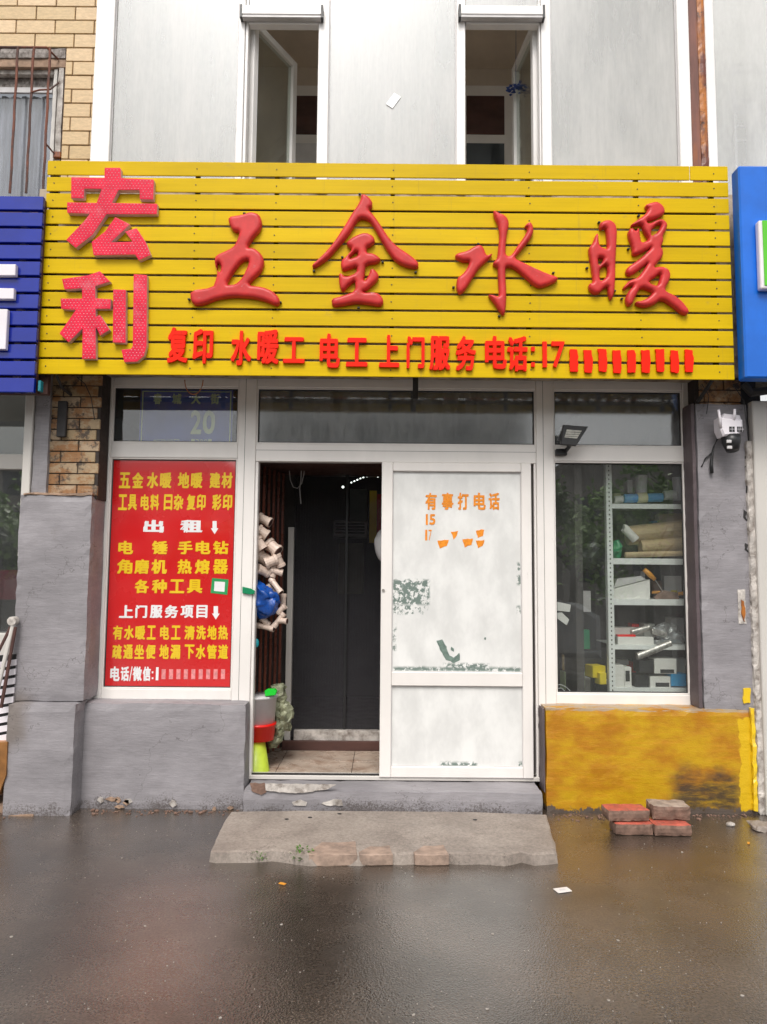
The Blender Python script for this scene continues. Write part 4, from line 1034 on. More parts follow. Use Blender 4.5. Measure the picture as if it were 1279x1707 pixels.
# items faintly visible behind the middle milky pane
o = B(); xa, za = W(712, 268, .1); xb, zb4 = W(720, 205, .1); o.tube([(xa, .0, za), (xb, .0, zb4)], .012, 8); o.done('broom_stick', pm('orange_red_stick', (.55, .12, .06), .5), label='orange red stick leaning behind the middle milky pane', cat='stick')
for (q_, mt_, lb_) in (((560, 215, 600, 330), 'dark_room', 'dark boxy shape standing behind the middle milky pane at left'), ((612, 236, 690, 330), 'rough_render', 'grey low box behind the middle milky pane'), ((738, 225, 757, 330), 'dark_room', 'narrow dark shape at the right behind the middle milky pane'), ((930, 262, 1100, 330), 'card_white', 'wide low white box behind the right milky pane'), ((205, 250, 300, 330), 'rough_render', 'low grey box behind the left milky pane')):
    o = B(); o.pbox(*q_, .06, .3, .01); o.done('stored_box', M[mt_], label=lb_, cat='box')
o = B(); x, z = W(656, 168, YU + .028); rot = Matrix.Rotation(.6, 3, 'Y'); o.cbox((x, YU + .025, z), (.055, .002, .10), rot); o.done('paper_scrap', M['print_white'], label='tilted scrap of white paper stuck on the middle upper pane', cat='paper')

# rusty column between the two glazed balconies
cx0, cx1 = X(1147, 130, -.10), X(1176, 130, -.10)
rc = thing('steel_column', 'rusty red oxide steel column between the two glazed balconies', 'column', ((cx0 + cx1) / 2, -.1, uz0))
B().box(ux(1151) + .002, X(1164, 130, -.08), -.10, .0, uz0, uz1, .008).done('column_flange', pm('faded_oxide_paint', (.15, .055, .038), .4, .4, 7, .1, 40, stretch=(2, 1, .25), dirt=(.33, .10, .02), damt=.5, ds=7), rc)
o = B(); o.rough(X(1164, 130, -.08) + .001, X(1177, 130, -.06), -.085, .0, uz0, uz1, .03, .006, 12, .003); o.done('rusted_edge', M['rust'], rc)
# neighbouring glazed balcony, right
nb = thing('neighbour_glazing', 'white framed balcony window of the right neighbour, cut by the picture edge', 'window', (2.5, YU, uz0))
B().box(X(1178, 130, YU + .03), X(1193, 130, YU + .03), YU + .03, YU + .1, uz0 - .05, uz1, .004).done('post', M['upvc_bright'], nb)
B().box(X(1193, 130, YU + .03), X(1420, 130, YU + .03), YU + .07, YU + .076, uz0 - .25, uz1).done('pane', glassmat('neighbour_milky_glass', (.93, .94, .93), 3.0, .5, (.85, .85, .83), .05, .3, dirtsc=2), nb)
zq = Z(1230, 336, YU); zq1 = Z(1230, 326, YU)
B().box(X(1200, 330, YU + .03), X(1420, 330, YU), YU + .03, YU + .1, zq, zq1, .003).done('sill_rail', M['upvc_bright'], nb)
B().rough(X(1180, 450, YU), X(1420, 450, YU), YU + .035, .3, Z(1230, 620, YU), zq - .001, .08, .006).done('spandrel', M['rough_render'], nb)
B().box(X(1193, 130, .5), X(1500, 130, .5), .5, .55, uz0 - .4, uz1).done('room_wall', M['far_wall'], nb)
# white drying rack inside
rk = thing('drying_rack', 'white tubular rack standing behind the right neighbour glass', 'rack', (X(1240, 200, .05), .05, uz0 - .2))
o = B(); x = X(1224, 180, .02); zt_ = Z(1240, 108, .02)
o.tube([(x, .02, uz0 - .2), (x, .02, zt_), (x + .5, .02, zt_)], .014, 8); o.done('rack_frame', M['white_letter'], rk)
for yy in (120, 165, 177, 188, 211, 235): o = B(); z = Z(1250, yy, .02); o.tube([(x, .02, z), (x + .5, .02, z)], .010, 8); o.done('rung', M['white_letter'], rk)

# ------------------------------------------------ brick facade upper left with barred window
YK = .06
kx0, kx1 = X(-60, 130, YK), ux(157) + .04
kz0, kz1 = Z(80, 345, YK), Z(80, -100, YK)
bh = (Z(120, 77, YK) - Z(120, 265, YK)) / 8.08; bwid = X(196, 100, YK) - X(130.5, 100, YK)
wx1 = X(105, 180, YK); wzt = Z(60, 78, YK)
bw_ = thing('brick_facade', 'tan brick tile facade at the upper left around a barred window', 'brick wall', (kx0, YK, kz0))
B().box(wx1, kx1, YK + .008, YK + .25, kz0 - .3, wzt).done('mortar_bed', M['joint'], bw_); B().box(kx0 - .4, kx1, YK + .008, YK + .25, wzt, kz1).done('mortar_bed', M['joint'], bw_)
B().rough(kx0 - .3, wx1 - .0, YK + .004, YK + .25, Z(60, 96, YK), wzt - .001, .04, .004).done('lintel', M['rough_render'], bw_)
rows = int((kz1 - kz0) / bh) + 1
zrow0 = wzt - math.ceil((wzt - kz0) / bh) * bh
bricks(bw_, kx0 - .2, kx1, zrow0, kz1, YK, bwid, bh, .0065, M['tile_brick'], holes=((kx0 - 1, wx1 + .005, kz0 - 1, wzt - .002),), depth=.02, phase=(kx0 - .2) - (X(61, 60, YK) - bwid * 8) if False else ((kx0 - .2 - X(61.5, 20, YK)) % bwid) + (bwid / 2 if (math.ceil((wzt - kz0) / bh) % 2) else 0))
bwn = thing('barred_window', 'old white window with rusty bars and grey curtain at the upper left', 'window', (kx0, YK, kz0))
B().box(kx0 - .3, X(88, 180, YK + .05), YK + .05, YK + .09, Z(60, 124, YK + .05), Z(60, 112, YK + .05), .003).done('frame_rail', M['white_plaster'], bwn)
B().box(kx0 - .3, wx1 - .002, YK + .02, YK + .09, Z(60, 112, YK + .02), Z(60, 97, YK + .02), .003).done('frame_head', M['ochre_stone'], bwn)
B().rough(X(86, 180, YK + .03), X(93, 180, YK + .03), YK + .03, YK + .10, kz0 - .2, Z(60, 114, YK + .03), .04, .003, bev=.003).done('frame_stile', M['upvc_old'], bwn)
B().rough(X(94, 180, YK + .01), X(104, 180, YK + .01), YK + .01, YK + .10, kz0 - .2, Z(60, 112, YK + .01), .04, .004, bev=.003).done('frame_jamb', M['white_plaster'], bwn)
B().box(kx0 - .3, X(87, 180, YK + .1), YK + .10, YK + .12, Z(60, 146, YK + .1), Z(60, 123, YK + .1)).done('roller_box', M['rough_render'], bwn)
B().box(kx0 - .3, X(87, 180, YK + .1), YK + .09, YK + .11, Z(60, 156, YK + .1), Z(60, 147, YK + .1), .002).done('frame_rail', M['pale'], bwn)
# curtain with folds
cv = []; cf = []; xa, xb = kx0 - .3, X(87, 180, YK + .17); za, zb5 = kz0 - .2, Z(60, 156, YK + .13); nn = 80
for i in range(nn + 1):
    x = xa + (xb - xa) * i / nn; y = YK + .17 + .012 * math.sin(i * .9) + .006 * math.sin(i * 2.3)
    cv += [(x, y, za), (x, y, zb5)]
for i in range(nn): cf.append((2 * i, 2 * i + 2, 2 * i + 3, 2 * i + 1))
mesh_obj('curtain', cv, cf, M['curtain_net'], bwn, True)
B().box(kx0 - .3, X(88, 180, YK + .12), YK + .125, YK + .129, za, zb5).done('pane', glassmat('old_window_glass', (.85, .87, .9), 1.6, .12), bwn)
wg = thing('window_grille', 'rusty welded bars standing before the upper left window', 'grille', (kx0, -.02, kz0))
for (p_, y_) in ((-8, 200), (23.5, 200), (50, 200), (78, 200)):
    o = B(); x = X(p_, y_, -.02); zz0, zz1 = Z(50, 322, -.02), Z(50, 79, -.02); m = 12
    o.tube([(x + .002 * math.sin(k * 1.7 + p_), -.02, zz0 + (zz1 - zz0) * k / m) for k in range(m + 1)], .0085, 6); o.done('bar', M['bar'], wg)
o = B(); zz = Z(50, 79, -.02); o.tube([(kx0 - .3, -.02, zz), (X(78, 79, -.02), -.02, zz), (X(96, 97, YK), YK + .01, Z(96, 97, YK))], .008, 6); o.done('cross_bar', M['bar'], wg)
o = B(); o.tube([(X(52, 154, -.025), -.025, Z(52, 154, -.025)), (X(66, 150, -.03), -.03, Z(66, 150, -.03)), (X(84, 149, .0), .0, Z(84, 149, 0)), (X(98, 138, .05), .05, Z(98, 138, .05))], .006, 6); o.done('tie_bar', M['bar'], wg)
o = B(); o.tube([(X(77, 240, -.02), -.02, Z(77, 240, -.02)), (X(92, 258, YK), YK, Z(92, 258, YK))], .006, 6); o.done('tie_bar', M['bar'], wg)
o = B(); o.pbox(88, 252, 101, 262, YK - .01, .03, .004); o.done('anchor_plate', M['rust'], wg)

# ================================================================== NEIGHBOUR SIGNS
YN = -.38
nz1, nz0 = Z(35, 323, YN), Z(35, 654, YN)
bs = thing('blue_slat_sign', 'dark blue slatted neighbour sign with white lettering at the left edge', 'shop sign', (X(0, 480, YN), YN, nz0))
NSB = 12; pt = (nz1 - nz0) / NSB; bxr = X(65, 480, YN)
for i in range(NSB):
    o = B(); za = nz0 + i * pt
    o.box(X(-260, 480, YN), bxr, YN, YN + .03, za, za + pt * .86, .004, seg=2)
    ob = o.done('slat', M['blue_slat'], bs); ob.rotation_euler = (random.uniform(-.05, .02), 0, 0)
for px in (-30, 30, 58):
    x = X(px, 480, YN); B().box(x - .02, x + .02, YN + .034, YN + .07, nz0 + .01, nz1 - .02).done('back_upright', M['brown_wood'] if px == 58 else M['parapet'], bs)
YNL = YN - .035
for (a_, b_, c_, d_) in ((-40, 440, 26, 459), (-40, 480, 23, 498), (-12, 515, 11, 582)):
    B().pbox(a_, b_, c_, d_, YNL, .034, .003).done('raised_character_stroke', M['white_letter'], bs)
B().box(X(-260, 480, YN), bxr + .03, YN + .12, YN + .16, nz0 + .02, nz1 - .05).done('back_board', M['brown_wood'], bs)
# turquoise rag edge at its lower right corner
o = B(); o.pbox(63, 634, 68, 652, YN + .02, .04, .004); o.done('turquoise_strip', pm('turquoise_tape', (.01, .20, .25), .4), bs)

YR = -.40
rs = thing('blue_panel_sign', 'bright blue panel of the right neighbour sign at the picture edge', 'shop sign', (X(1270, 450, YR), YR, Z(1270, 630, YR)))
a_, b_, c_, d_ = R(1237, 277, 1560, 631, YR)
B().box(a_, b_, YR, YR + .10, c_, d_, .010).done('panel', M['blue_panel'], rs)
for (y0_, y1_) in ((366, 481),):
    p, q, r, s_ = R(1268, y0_, 1420, y1_, YR - .06)
    o = B(); o.box(p, q, YR - .05, YR - .001, r, s_, .012, seg=3); o.done('raised_letter_body', M['white_letter'], rs)
    o = B(); o.box(p + .022, q - .02, YR - .056, YR - .0505, r + .02, s_ - .004, .002); o.done('raised_letter_face', M['green_letter'], rs)

# ------------------------------------------------ right edge: white post of the next shop
np_ = thing('neighbour_post', 'white painted post with flaked edge at the right picture edge', 'post', (X(1275, 1000, -.02), -.02, 0))
B().box(X(1266, 1000, -.04), X(1420, 1000, -.04), -.04, .2, 0, Z(1270, 668, -.04), .006).done('post_body', M['upvc_old'], np_)
o = B(); o.rough(X(1251, 1000, .0), X(1265, 1000, -.02), -.018, .2, .0, Z(1255, 735, 0), .022, .008, 16, .004); o.done('flaked_plaster', M['white_plaster'], np_)
B().rough(X(1254, 1250, -.03), X(1262, 1250, -.03), -.03, .0, .02, Z(1255, 1178, 0), .025, .008, 14, .004).done('yellow_edge', M['print_yellow'], np_)
o = B(); o.tube([(X(1240, 640, -.1), -.1, Z(1240, 640, -.1)), (X(1252, 655, -.1), -.1, Z(1252, 655, -.1)), (X(1300, 648, -.1), -.1, Z(1300, 648, -.1))], .028, 8); o.done('dark_pipe', M['brace'], np_)
o = B(); o.rough(X(1238, 690, .0), X(1266, 690, .0), .02, .3, Z(1250, 745, 0), Z(1250, 600, 0), .05, .01); o.done('recess_shade', M['brace'], np_)  # solid dark block, its colour stands in for the shade of a recess

# ------------------------------------------------ left neighbour shop
YW = .12
nx1 = X(43, 900, YW)
ns = thing('neighbour_window', 'dark shop window of the left neighbour behind its white post', 'window', (X(10, 900, YW), YW, .5))
B().box(X(39, 735, -.07), X(53, 735, -.07), -.07, .15, Z(45, 826, -.07) - .4, Z(45, 655, -.07), .004).done('post', M['upvc_old'], ns)
o = B(); o.box(X(-200, 760, YW), nx1 + .05, YW, YW + .06, Z(20, 782, YW), Z(20, 757, YW), .003); o.done('transom_rail', M['upvc_old'], ns)
B().box(X(-200, 900, YW), nx1 + .05, YW + .04, YW + .045, Z(20, 1055, YW), Z(20, 782, YW)).done('pane', glassmat('neighbour_pane', (.8, .82, .82), 4.5, .05, ior=1.5), ns)
B().box(X(-200, 900, YW), nx1 + .05, YW + .04, YW + .045, Z(20, 757, YW), Z(20, 600, YW)).done('transom_pane', M['clear_pane'], ns)
B().box(X(-200, 980, YW), nx1, YW + .05, YW + .055, Z(20, 1000, YW), Z(20, 950, YW)).done('maroon_print', pm('maroon_print', (.22, .012, .03), .5), ns)
B().box(X(-200, 900, YW), nx1 + .1, .8, .85, -.0, Z(20, 600, YW)).done('back_wall', M['dark_room'], ns)
B().box(X(-200, 1150, YW), nx1 + .05, YW, YW + .2, 0, Z(20, 1056, YW), .004).done('stall_riser', M['upvc_old'], ns)

# folded white slatted rack leaning there
fr_ = thing('folded_lounger', 'folded white and black striped chair leaning by the grey pillar at left', 'folding chair', (X(5, 1235, -.1), -.1, .2))
x, z = W(23, 1035, -.12); o = B(); o.tube([(x, -.15, z), (x, -.10, z)], .028, 16); o.done('pivot', M['white_plaster'], fr_)
for (q0, q1, rr) in (((23, 1038), (-4, 1150), .014), ((26, 1045), (2, 1180), .011), ((18, 1045), (-14, 1110), .010)):
    xa, za = W(*q0, -.13); xb, zb6 = W(*q1, -.17); o = B(); o.tube([(xa, -.13, za), (xb, -.17, zb6)], rr, 8); o.done('tube_leg', M['upvc_old'] if rr > .011 else M['brown_wood'], fr_)
for i in range(9):
    py = 1100 + i * 15.5; xa = X(-40, py + 18, -.10); xb = X(27 - i * 1.2, py, -.10)
    z0_, z1_ = Z(0, py + 12, -.10), Z(0, py + 2, -.10)
    o = B(); o.prism([(xa, z0_ - .03), (xb, z0_ + .012), (xb, z1_ + .012), (xa, z1_ - .03)], 'y', -.10, -.085); o.done('slat', M['white_letter'], fr_)
o = B(); o.prism([W(-30, 1095, -.08), W(28, 1090, -.08), W(14, 1240, -.08), W(-30, 1250, -.08)], 'y', -.082, -.07); o.done('black_backing', M['black'], fr_)
o = B(); o.prism([W(-60, 1238, -.14), W(15, 1236, -.14), W(13, 1290, -.14), W(0, 1325, -.14), W(-60, 1330, -.14)], 'y', -.16, .05); o.done('timber_box', pm('orange_brown_wood', (.25, .11, .03), .5, .4, 6, .3, 30), label='orange brown wooden box under the folded chair at the left edge', cat='box')
o = B(); o.rough(X(-80, 1350, -.1), X(13, 1350, -.1), -.1, .2, 0, Z(0, 1338, -.1), .04, .005); o.done('stone_kerb', M['ochre_stone'], label='pale stone kerb at the foot of the left neighbour shop', cat='kerb')

# ================================================================== VESTIBULE
VB = 1.02
zf = z_sill
xv0 = x_m1 - .35; xv1 = x_r0 + .3
fl = thing('vestibule', 'dark entrance vestibule with cream tiled floor inside the open door', 'room', (-.3, .6, zf))
tw = .52; 
B().box(xv0, xv1, F + .09, VB, zf - .03, zf - .004).done('floor_bed', M['dark_joint'], fl)
x = X(470, 1265, .6) - tw
while x < xv1:
    for (ya, yb) in ((F + .092, .60), (.604, VB)):
        xa_ = max(x, xv0)
        B().box(xa_, min(x + tw - .004, xv1), ya, yb - .001, zf - .012, zf + random.uniform(0, .001), .001).done('floor_tile', M['tile'], fl)
    x += tw
zc_ = z_d1 + .35
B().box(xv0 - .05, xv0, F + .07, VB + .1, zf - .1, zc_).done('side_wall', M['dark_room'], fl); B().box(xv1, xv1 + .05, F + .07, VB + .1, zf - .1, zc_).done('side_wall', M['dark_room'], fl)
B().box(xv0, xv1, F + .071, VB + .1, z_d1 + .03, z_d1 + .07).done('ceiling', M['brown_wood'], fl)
B().box(X(490, 1235, VB - .04), xv1, VB - .06, VB - .002, zf, Z(560, 1218, VB - .06), .004).done('inner_threshold', M['white_plaster'], fl)
B().box(X(470, 1240, VB - .1), xv1, VB - .10, VB - .062, zf, Z(560, 1236, VB - .1), .003).done('threshold_board', M['brown_wood'], fl)
o = B(); o.box(X(477, 1100, VB - .02), X(487, 1100, VB - .02), VB - .05, VB + .02, zf, Z(560, 880, VB), .003); o.done('inner_jamb', M['upvc_old'], fl)
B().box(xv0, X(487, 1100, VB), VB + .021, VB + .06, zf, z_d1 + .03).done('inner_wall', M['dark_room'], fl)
# shelf of stickers just under the lintel
o = B(); o.pbox(573, 775, 598, 779, VB - .03, .01); o.done('label_strip', M['pale'], fl)
o = B(); o.pbox(604, 775, 634, 779, VB - .03, .01); o.done('label_strip', M['plate_text'], fl)
# folding maroon shutter along the left
fs = thing('folding_door', 'maroon folding accordion door pushed back on the left of the entrance', 'door', (x_m1, .5, zf))
NX = 8
for i in range(NX):
    t0, t1 = i / NX, (i + 1) / NX
    ya, yb = F + .12 + (VB - .2 - F) * t0, F + .12 + (VB - .2 - F) * t1
    off = x_m1 - .10 + t0 * .19; off2 = x_m1 - .10 + t1 * .19
    B().box(off, off + .020, ya, ya + .012, zf + .03, z_d1 + .02, .003).done('slat', M['shutter'], fs)
    B().box(off + .021, off2 - .001, ya + .030, ya + .036, zf + .03, z_d1 + .02).done('fold_web', M['brown_wood'], fs)
# black strip curtain, two halves, in front of the dim shop
M['curtain'] = (lambda: (lambda t: t)(None))() or None
def m_curtain():
    t = NT('black_mesh_curtain'); tr = t.n('ShaderNodeBsdfTransparent'); mx = t.n('ShaderNodeMixShader')
    t.b.inputs['Base Color'].default_value = (.085, .082, .09, 1); t.b.inputs['Roughness'].default_value = .45
    mx.inputs[0].default_value = .50; t.l(tr.outputs[0], mx.inputs[1]); t.l(t.b.outputs[0], mx.inputs[2]); t.l(mx.outputs[0], t.o.inputs['Surface']); return t.m
M['curtain'] = m_curtain()
cu = thing('strip_curtain', 'black vertical mesh curtain hanging in the inner doorway', 'curtain', (X(560, 1000, VB), VB, zf + .03))
def curt(xa, xb, y, nm):
    n = int((xb - xa) / .011); v = []; f = []
    zb_, zt_ = zf + .05, z_d1 + .03
    for i in range(n + 1):
        x = xa + (xb - xa) * i / n; yy = y + (.004 if i % 2 else -.004)
        v += [(x, yy, zb_), (x, yy + .006 * math.sin(i * .3), zt_)]
    for i in range(n): f.append((2 * i, 2 * i + 2, 2 * i + 3, 2 * i + 1))
    mesh_obj(nm, v, f, M['curtain'], cu)
curt(X(488, 1000, VB), X(577, 1000, VB), VB - .004, 'curtain_panel'); curt(X(574, 1000, VB), X(720, 1000, VB), VB + .012, 'curtain_panel')
B().box(X(575, 1000, VB), X(579, 1000, VB), VB - .016, VB - .012, zf + .05, z_d1 + .03).done('seam_band', M['black'], cu)
B().box(X(488, 1000, VB), X(720, 1000, VB), VB - .018, VB - .013, zf + .03, zf + .085).done('bottom_hem', M['black'], cu)
# dim shop interior behind the curtain
it = thing('shop_interior', 'dim shop interior seen through the black curtain', 'room', (0, 3, 0))
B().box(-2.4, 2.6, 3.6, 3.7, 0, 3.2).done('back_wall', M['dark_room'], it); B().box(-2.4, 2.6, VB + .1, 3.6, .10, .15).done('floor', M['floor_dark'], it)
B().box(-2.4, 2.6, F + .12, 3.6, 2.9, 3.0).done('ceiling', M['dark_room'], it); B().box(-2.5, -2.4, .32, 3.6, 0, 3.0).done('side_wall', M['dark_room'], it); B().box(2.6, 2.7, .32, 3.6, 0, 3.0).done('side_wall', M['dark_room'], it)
B().box(X(583, 850, 3.4), X(612, 850, 3.4), 3.4, 3.5, Z(600, 870, 3.4), Z(600, 815, 3.4)).done('pale_panel', pm('pale_green_panel', (.35, .45, .40), .5), it)
ac = thing('wall_cabinet', 'small grey louvred unit on the back wall behind the curtain', 'cabinet', (X(583, 880, 3), 3, 1.5))
B().pbox(555, 868, 612, 895, 3.0, .3, .01).done('body', M['pale'], ac)
for i in range(4): B().pbox(559, 872 + i * 5, 608, 874.5 + i * 5, 2.985, .012).done('louvre', M['brace'], ac)
o = B(); o.pbox(564, 905, 606, 990, 2.9, .3, .01); o.done('filing_box', pm('dull_olive_card', (.26, .25, .14), .6), label='dull olive tall box in the dim shop behind the curtain', cat='box')
bn = thing('wall_banner', 'yellow and red banner strip inside the door at its right edge', 'banner', (X(625, 860, 1.5), 1.5, 1.2))
B().pbox(616, 818, 628, 905, 1.5, .01).done('yellow_strip', M['print_yellow'], bn); B().pbox(628.5, 824, 660, 890, 1.495, .01).done('red_strip', M['paper_red'], bn)
sb = B(); x, z = W(634, 908, .75); bmesh.ops.create_icosphere(sb.bm, subdivisions=3, radius=.10, matrix=Matrix.Translation((x + .03, .75, z)) @ Matrix.Diagonal((.75, .5, 1.25, 1)))
for v in sb.bm.verts: v.co += noise.noise_vector(v.co * 18) * .012
sb.done('hanging_bag', M['pale'], label='pale plastic bag hanging behind the door edge', cat='bag', smooth=True)
ls = thing('light_string', 'string of small white lights arched over the inner doorway', 'lights', (X(605, 800, VB - .03), VB - .03, 2.1))
pp = [(572, 812), (580, 807.5), (586, 804.5), (591, 802.3), (596, 800), (601, 797.8), (606, 796), (612, 794.5), (618, 793.5), (624, 793), (630, 794), (641, 796)]
o = B(); o.tube([(W(a_, b_, 1.4)[0], 1.4, W(a_, b_, 1.4)[1]) for a_, b_ in pp], .002, 5); o.done('cable', M['black'], ls)
for a_, b_ in pp:
    x, z = W(a_, b_, 1.4); o = B(); bmesh.ops.create_icosphere(o.bm, subdivisions=1, radius=.0065 if a_ not in (572, 630) else .011, matrix=Matrix.Translation((x, 1.393, z))); o.done('bulb', M['led_light'], ls)
# loops of cable hanging
o = B()
cp = [(482, 778), (484, 800), (489, 812), (496, 814), (503, 806), (507, 790), (508, 778)]
o.tube([(W(a_, b_, .8)[0], .8, W(a_, b_, .8)[1]) for a_, b_ in cp], .004, 6); o.tube([(W(a_, b_, .8)[0], .79, W(a_, b_, .8)[1]) for a_, b_ in ((503, 778), (502, 800), (500, 815), (502, 840))], .0045, 6)
o.done('hanging_cable', M['pale'], label='grey cable looped from the ceiling inside the doorway', cat='cable')

# PVC fittings strung up by the left jamb
random.seed(11)
fits = [((430, 882), (446, 893), .034), ((446, 905), (464, 920), .040), ((430, 925), (452, 938), .040), ((443, 940), (462, 932), .034), ((452, 962), (460, 938), .024), ((452, 950), (472, 955), .022), ((430, 948), (447, 955), .030), ((451, 965), (470, 988), .019), ((472, 990), (471, 1015), .019), ((456, 1045), (474, 1022), .018), ((466, 1034), (480, 1035), .018), ((428, 1042), (458, 1048), .018), ((428, 898), (440, 916), .034), ((462, 925), (470, 944), .026), ((446, 975), (458, 992), .020), ((476, 1010), (462, 1022), .018), ((436, 1030), (448, 1042), .020), ((432, 862), (452, 872), .030)]
pg = thing('pipe_fittings', 'string of beige plastic pipe fittings hanging by the left door jamb', 'pipe fittings', (X(450, 960, .3), .3, 1.0))
for k, (q0, q1, r) in enumerate(fits):
    r *= 1.35
    Yq = .28 + .02 * (k % 3); xa, za = W(*q0, Yq); xb, zb7 = W(*q1, Yq); A_ = Vector((xa, Yq + .03 * random.uniform(-1, 1), za)); C_ = Vector((xb, Yq + .04 * random.uniform(-1, 1), zb7)); r *= .8
    d_ = (C_ - A_); o = B(); o.tube([A_, A_ + d_ * .22, A_ + d_ * .24, A_ + d_ * .78, A_ + d_ * .8, C_], [r * 1.12, r * 1.12, r * .95, r * .95, r * 1.12, r * 1.12], 14)
    o.done('fitting', M['pvc_fit'], pg, smooth=False)
    o = B(); nrm = d_.normalized(); o.tube([C_ + nrm * .0005, C_ + nrm * .0015], r * .86, 14); o.done('bore', M['brown_wood'], pg)
sb = B(); x, z = W(438, 1000, .25)
for (cx_, cz_, rx, rz_) in ((0, 0, .085, .115),):
    bmesh.ops.create_icosphere(sb.bm, subdivisions=4, radius=1, matrix=Matrix.Translation((x + .0, .26, z + .0)) @ Matrix.Rotation(-.5, 4, 'Y') @ Matrix.Diagonal((.10, .06, .135, 1)))
for v in sb.bm.verts: v.co += noise.noise_vector(v.co * 14) * .045 + noise.noise_vector(v.co * 45) * .012
sb.done('blue_bag', M['blue_bag'], label='crumpled blue plastic bag hanging beside the pipe fittings', cat='bag', smooth=True)
sb = B(); x, z = W(428, 1072, .24); bmesh.ops.create_icosphere(sb.bm, subdivisions=2, radius=.024, matrix=Matrix.Translation((x, .24, z)) @ Matrix.Diagonal((.7, .6, 1.3, 1))); sb.done('turquoise_bag', pm('turquoise_plastic', (.01, .35, .42), .35), label='small turquoise plastic bag end beside the left jamb', cat='bag', smooth=True)

# floor clutter by the left jamb: crinkled sack, grey caddy with green lid, red box, lime bucket
sb = B()
for (px, py, rx, rz_, yy) in ((466, 1160, .055, .09, .52), (470, 1192, .075, .13, .50), (461, 1222, .06, .10, .46)):
    x, z = W(px, py, yy); bmesh.ops.create_icosphere(sb.bm, subdivisions=4, radius=1, matrix=Matrix.Translation((x, yy, z)) @ Matrix.Diagonal((rx, .06, rz_, 1)))
for v in sb.bm.verts: v.co += noise.noise_vector(v.co * 11) * .035 + noise.noise_vector(v.co * 34) * .022 + noise.noise_vector(v.co * 80) * .008
sb.done('crumpled_sack', M['sage'], label='crinkled grey green plastic sack standing inside the entrance at left', cat='sack')
def bucket(px, y_top, y_bot, r1, r0, Yc, rim):
    x = X(px, y_bot, Yc); za, zb_ = Z(px, y_bot, Yc), Z(px, y_top, Yc); o = B()
    if rim: o.tube([(x, Yc, za), (x, Yc, zb_ - .018), (x, Yc, zb_ - .017), (x, Yc, zb_)], [r0, r1, r1 + .006, r1 + .006], 28)
    else: o.tube([(x, Yc, za), (x, Yc, za + .012), (x, Yc, zb_)], [r0 + .006, r0, r1], 28)
    return o
sk = thing('storage_bucket', 'grey plastic bucket with a green lid clip, stacked on the red bucket', 'bucket', (X(432, 1203, .36), .36, Z(432, 1203, .36)))
bucket(430, 1158, 1204, .128, .116, .36, True).done('body', M['pale'], sk, smooth=True)
q = [W(441, 1152, .25), W(446, 1149, .25), W(458, 1149, .25), W(461, 1153, .25), W(459, 1159, .25), W(442, 1161, .25)]; o = B(); o.prism(q, 'y', .25, .30, bev=.003); o.done('lid_clip', M['green_plastic'], sk)
bucket(430, 1204, 1232, .120, .110, .36, True).done('red_bucket', M['red_plastic'], label='bright red plastic bucket between the grey bucket and the lime base', cat='bucket', smooth=True)
o = bucket(426, 1233, 1287, .060, .096, .33, False); o.done('lime_cone', M['lime'], label='tapered lime green plastic base on the tile floor by the left jamb', cat='container', smooth=True)

# green clip on the jamb
o = B(); q = [W(404, 978, F - .02), W(418, 981, F - .02), W(425, 985, F - .02), W(424, 990, F - .02), W(417, 991, F - .02), W(404, 989, F - .02)]; o.prism(q, 'y', F - .018, F - .004, bev=.002)
cl = o.done('green_clip', M['clip_green'], label='small dark green plastic clip on the white door post', cat='clip')

# ================================================================== SHELF WINDOW CONTENT
YH = .34
sh = thing('shelving_unit', 'white perforated steel shelving unit behind the right window', 'shelf', (X(1080, 960, YH), YH, .5))
ux0, ux1 = X(1013, 960, YH), X(1023, 960, YH)
B().box(ux0, ux1, YH, YH + .012, .45, z_w1 + .1, .001).done('upright', M['steel'], sh); B().box(ux0, ux0 + .004, YH + .013, YH + .05, .45, z_w1 + .1).done('upright_flange', M['steel'], sh)
sx_r = X(1160, 960, YH)
B().box(sx_r, sx_r + .035, YH, YH + .012, .45, z_w1 + .1, .001).done('upright', M['steel'], sh)
o = B(); z = Z(1018, 1152, YH); xm = (ux0 + ux1) / 2
while z < z_w1 + .05: o.box(xm - .004, xm + .004, YH - .0012, YH - .0002, z, z + .011); z += .0315
o.done('slot_holes', M['black'], sh)
shz = {}
for i, (yy, y2) in enumerate(((840, 848), (931, 941), (999, 1009), (1076, 1083), (1147, 1155))):
    z0_, z1_ = Z(1085, y2, YH), Z(1085, y1_ if False else yy, YH); shz[i] = z1_
    o = B(); o.box(ux1 + .001, sx_r - .001, YH + .002, YH + .45, z1_ - .006, z1_); o.box(ux1 + .001, sx_r - .001, YH + .0015, YH + .006, z0_, z1_ - .0061); o.done('shelf_board', M['steel'], sh)
B().box(ux1, sx_r, YH + .46, YH + .47, .45, z_w1 + .1).done('back_panel', M['dark_room'], sh)
B().box(x_r1 - .1, x_or + .3, YH - .19, YH + .6, wrz - .25, wrz - .06).done('window_ledge', M['dark_room'], sh)
YI = YH + .05
def item(name, mat, label, cat, fn, smooth=False, group=None):
    o = B(); fn(o); return o.done(name, M[mat], label=label, cat=cat, smooth=smooth, group=group)
def roll(p0, p1, r, Y_, dy=0):
    def f(o):
        xa, za = W(*p0, Y_); xb, zb_ = W(*p1, Y_); o.tube([(xa, Y_, za), (xa + .004, Y_, za), (xb, Y_ + dy, zb_)], [r * .9, r, r], 18)
    return f
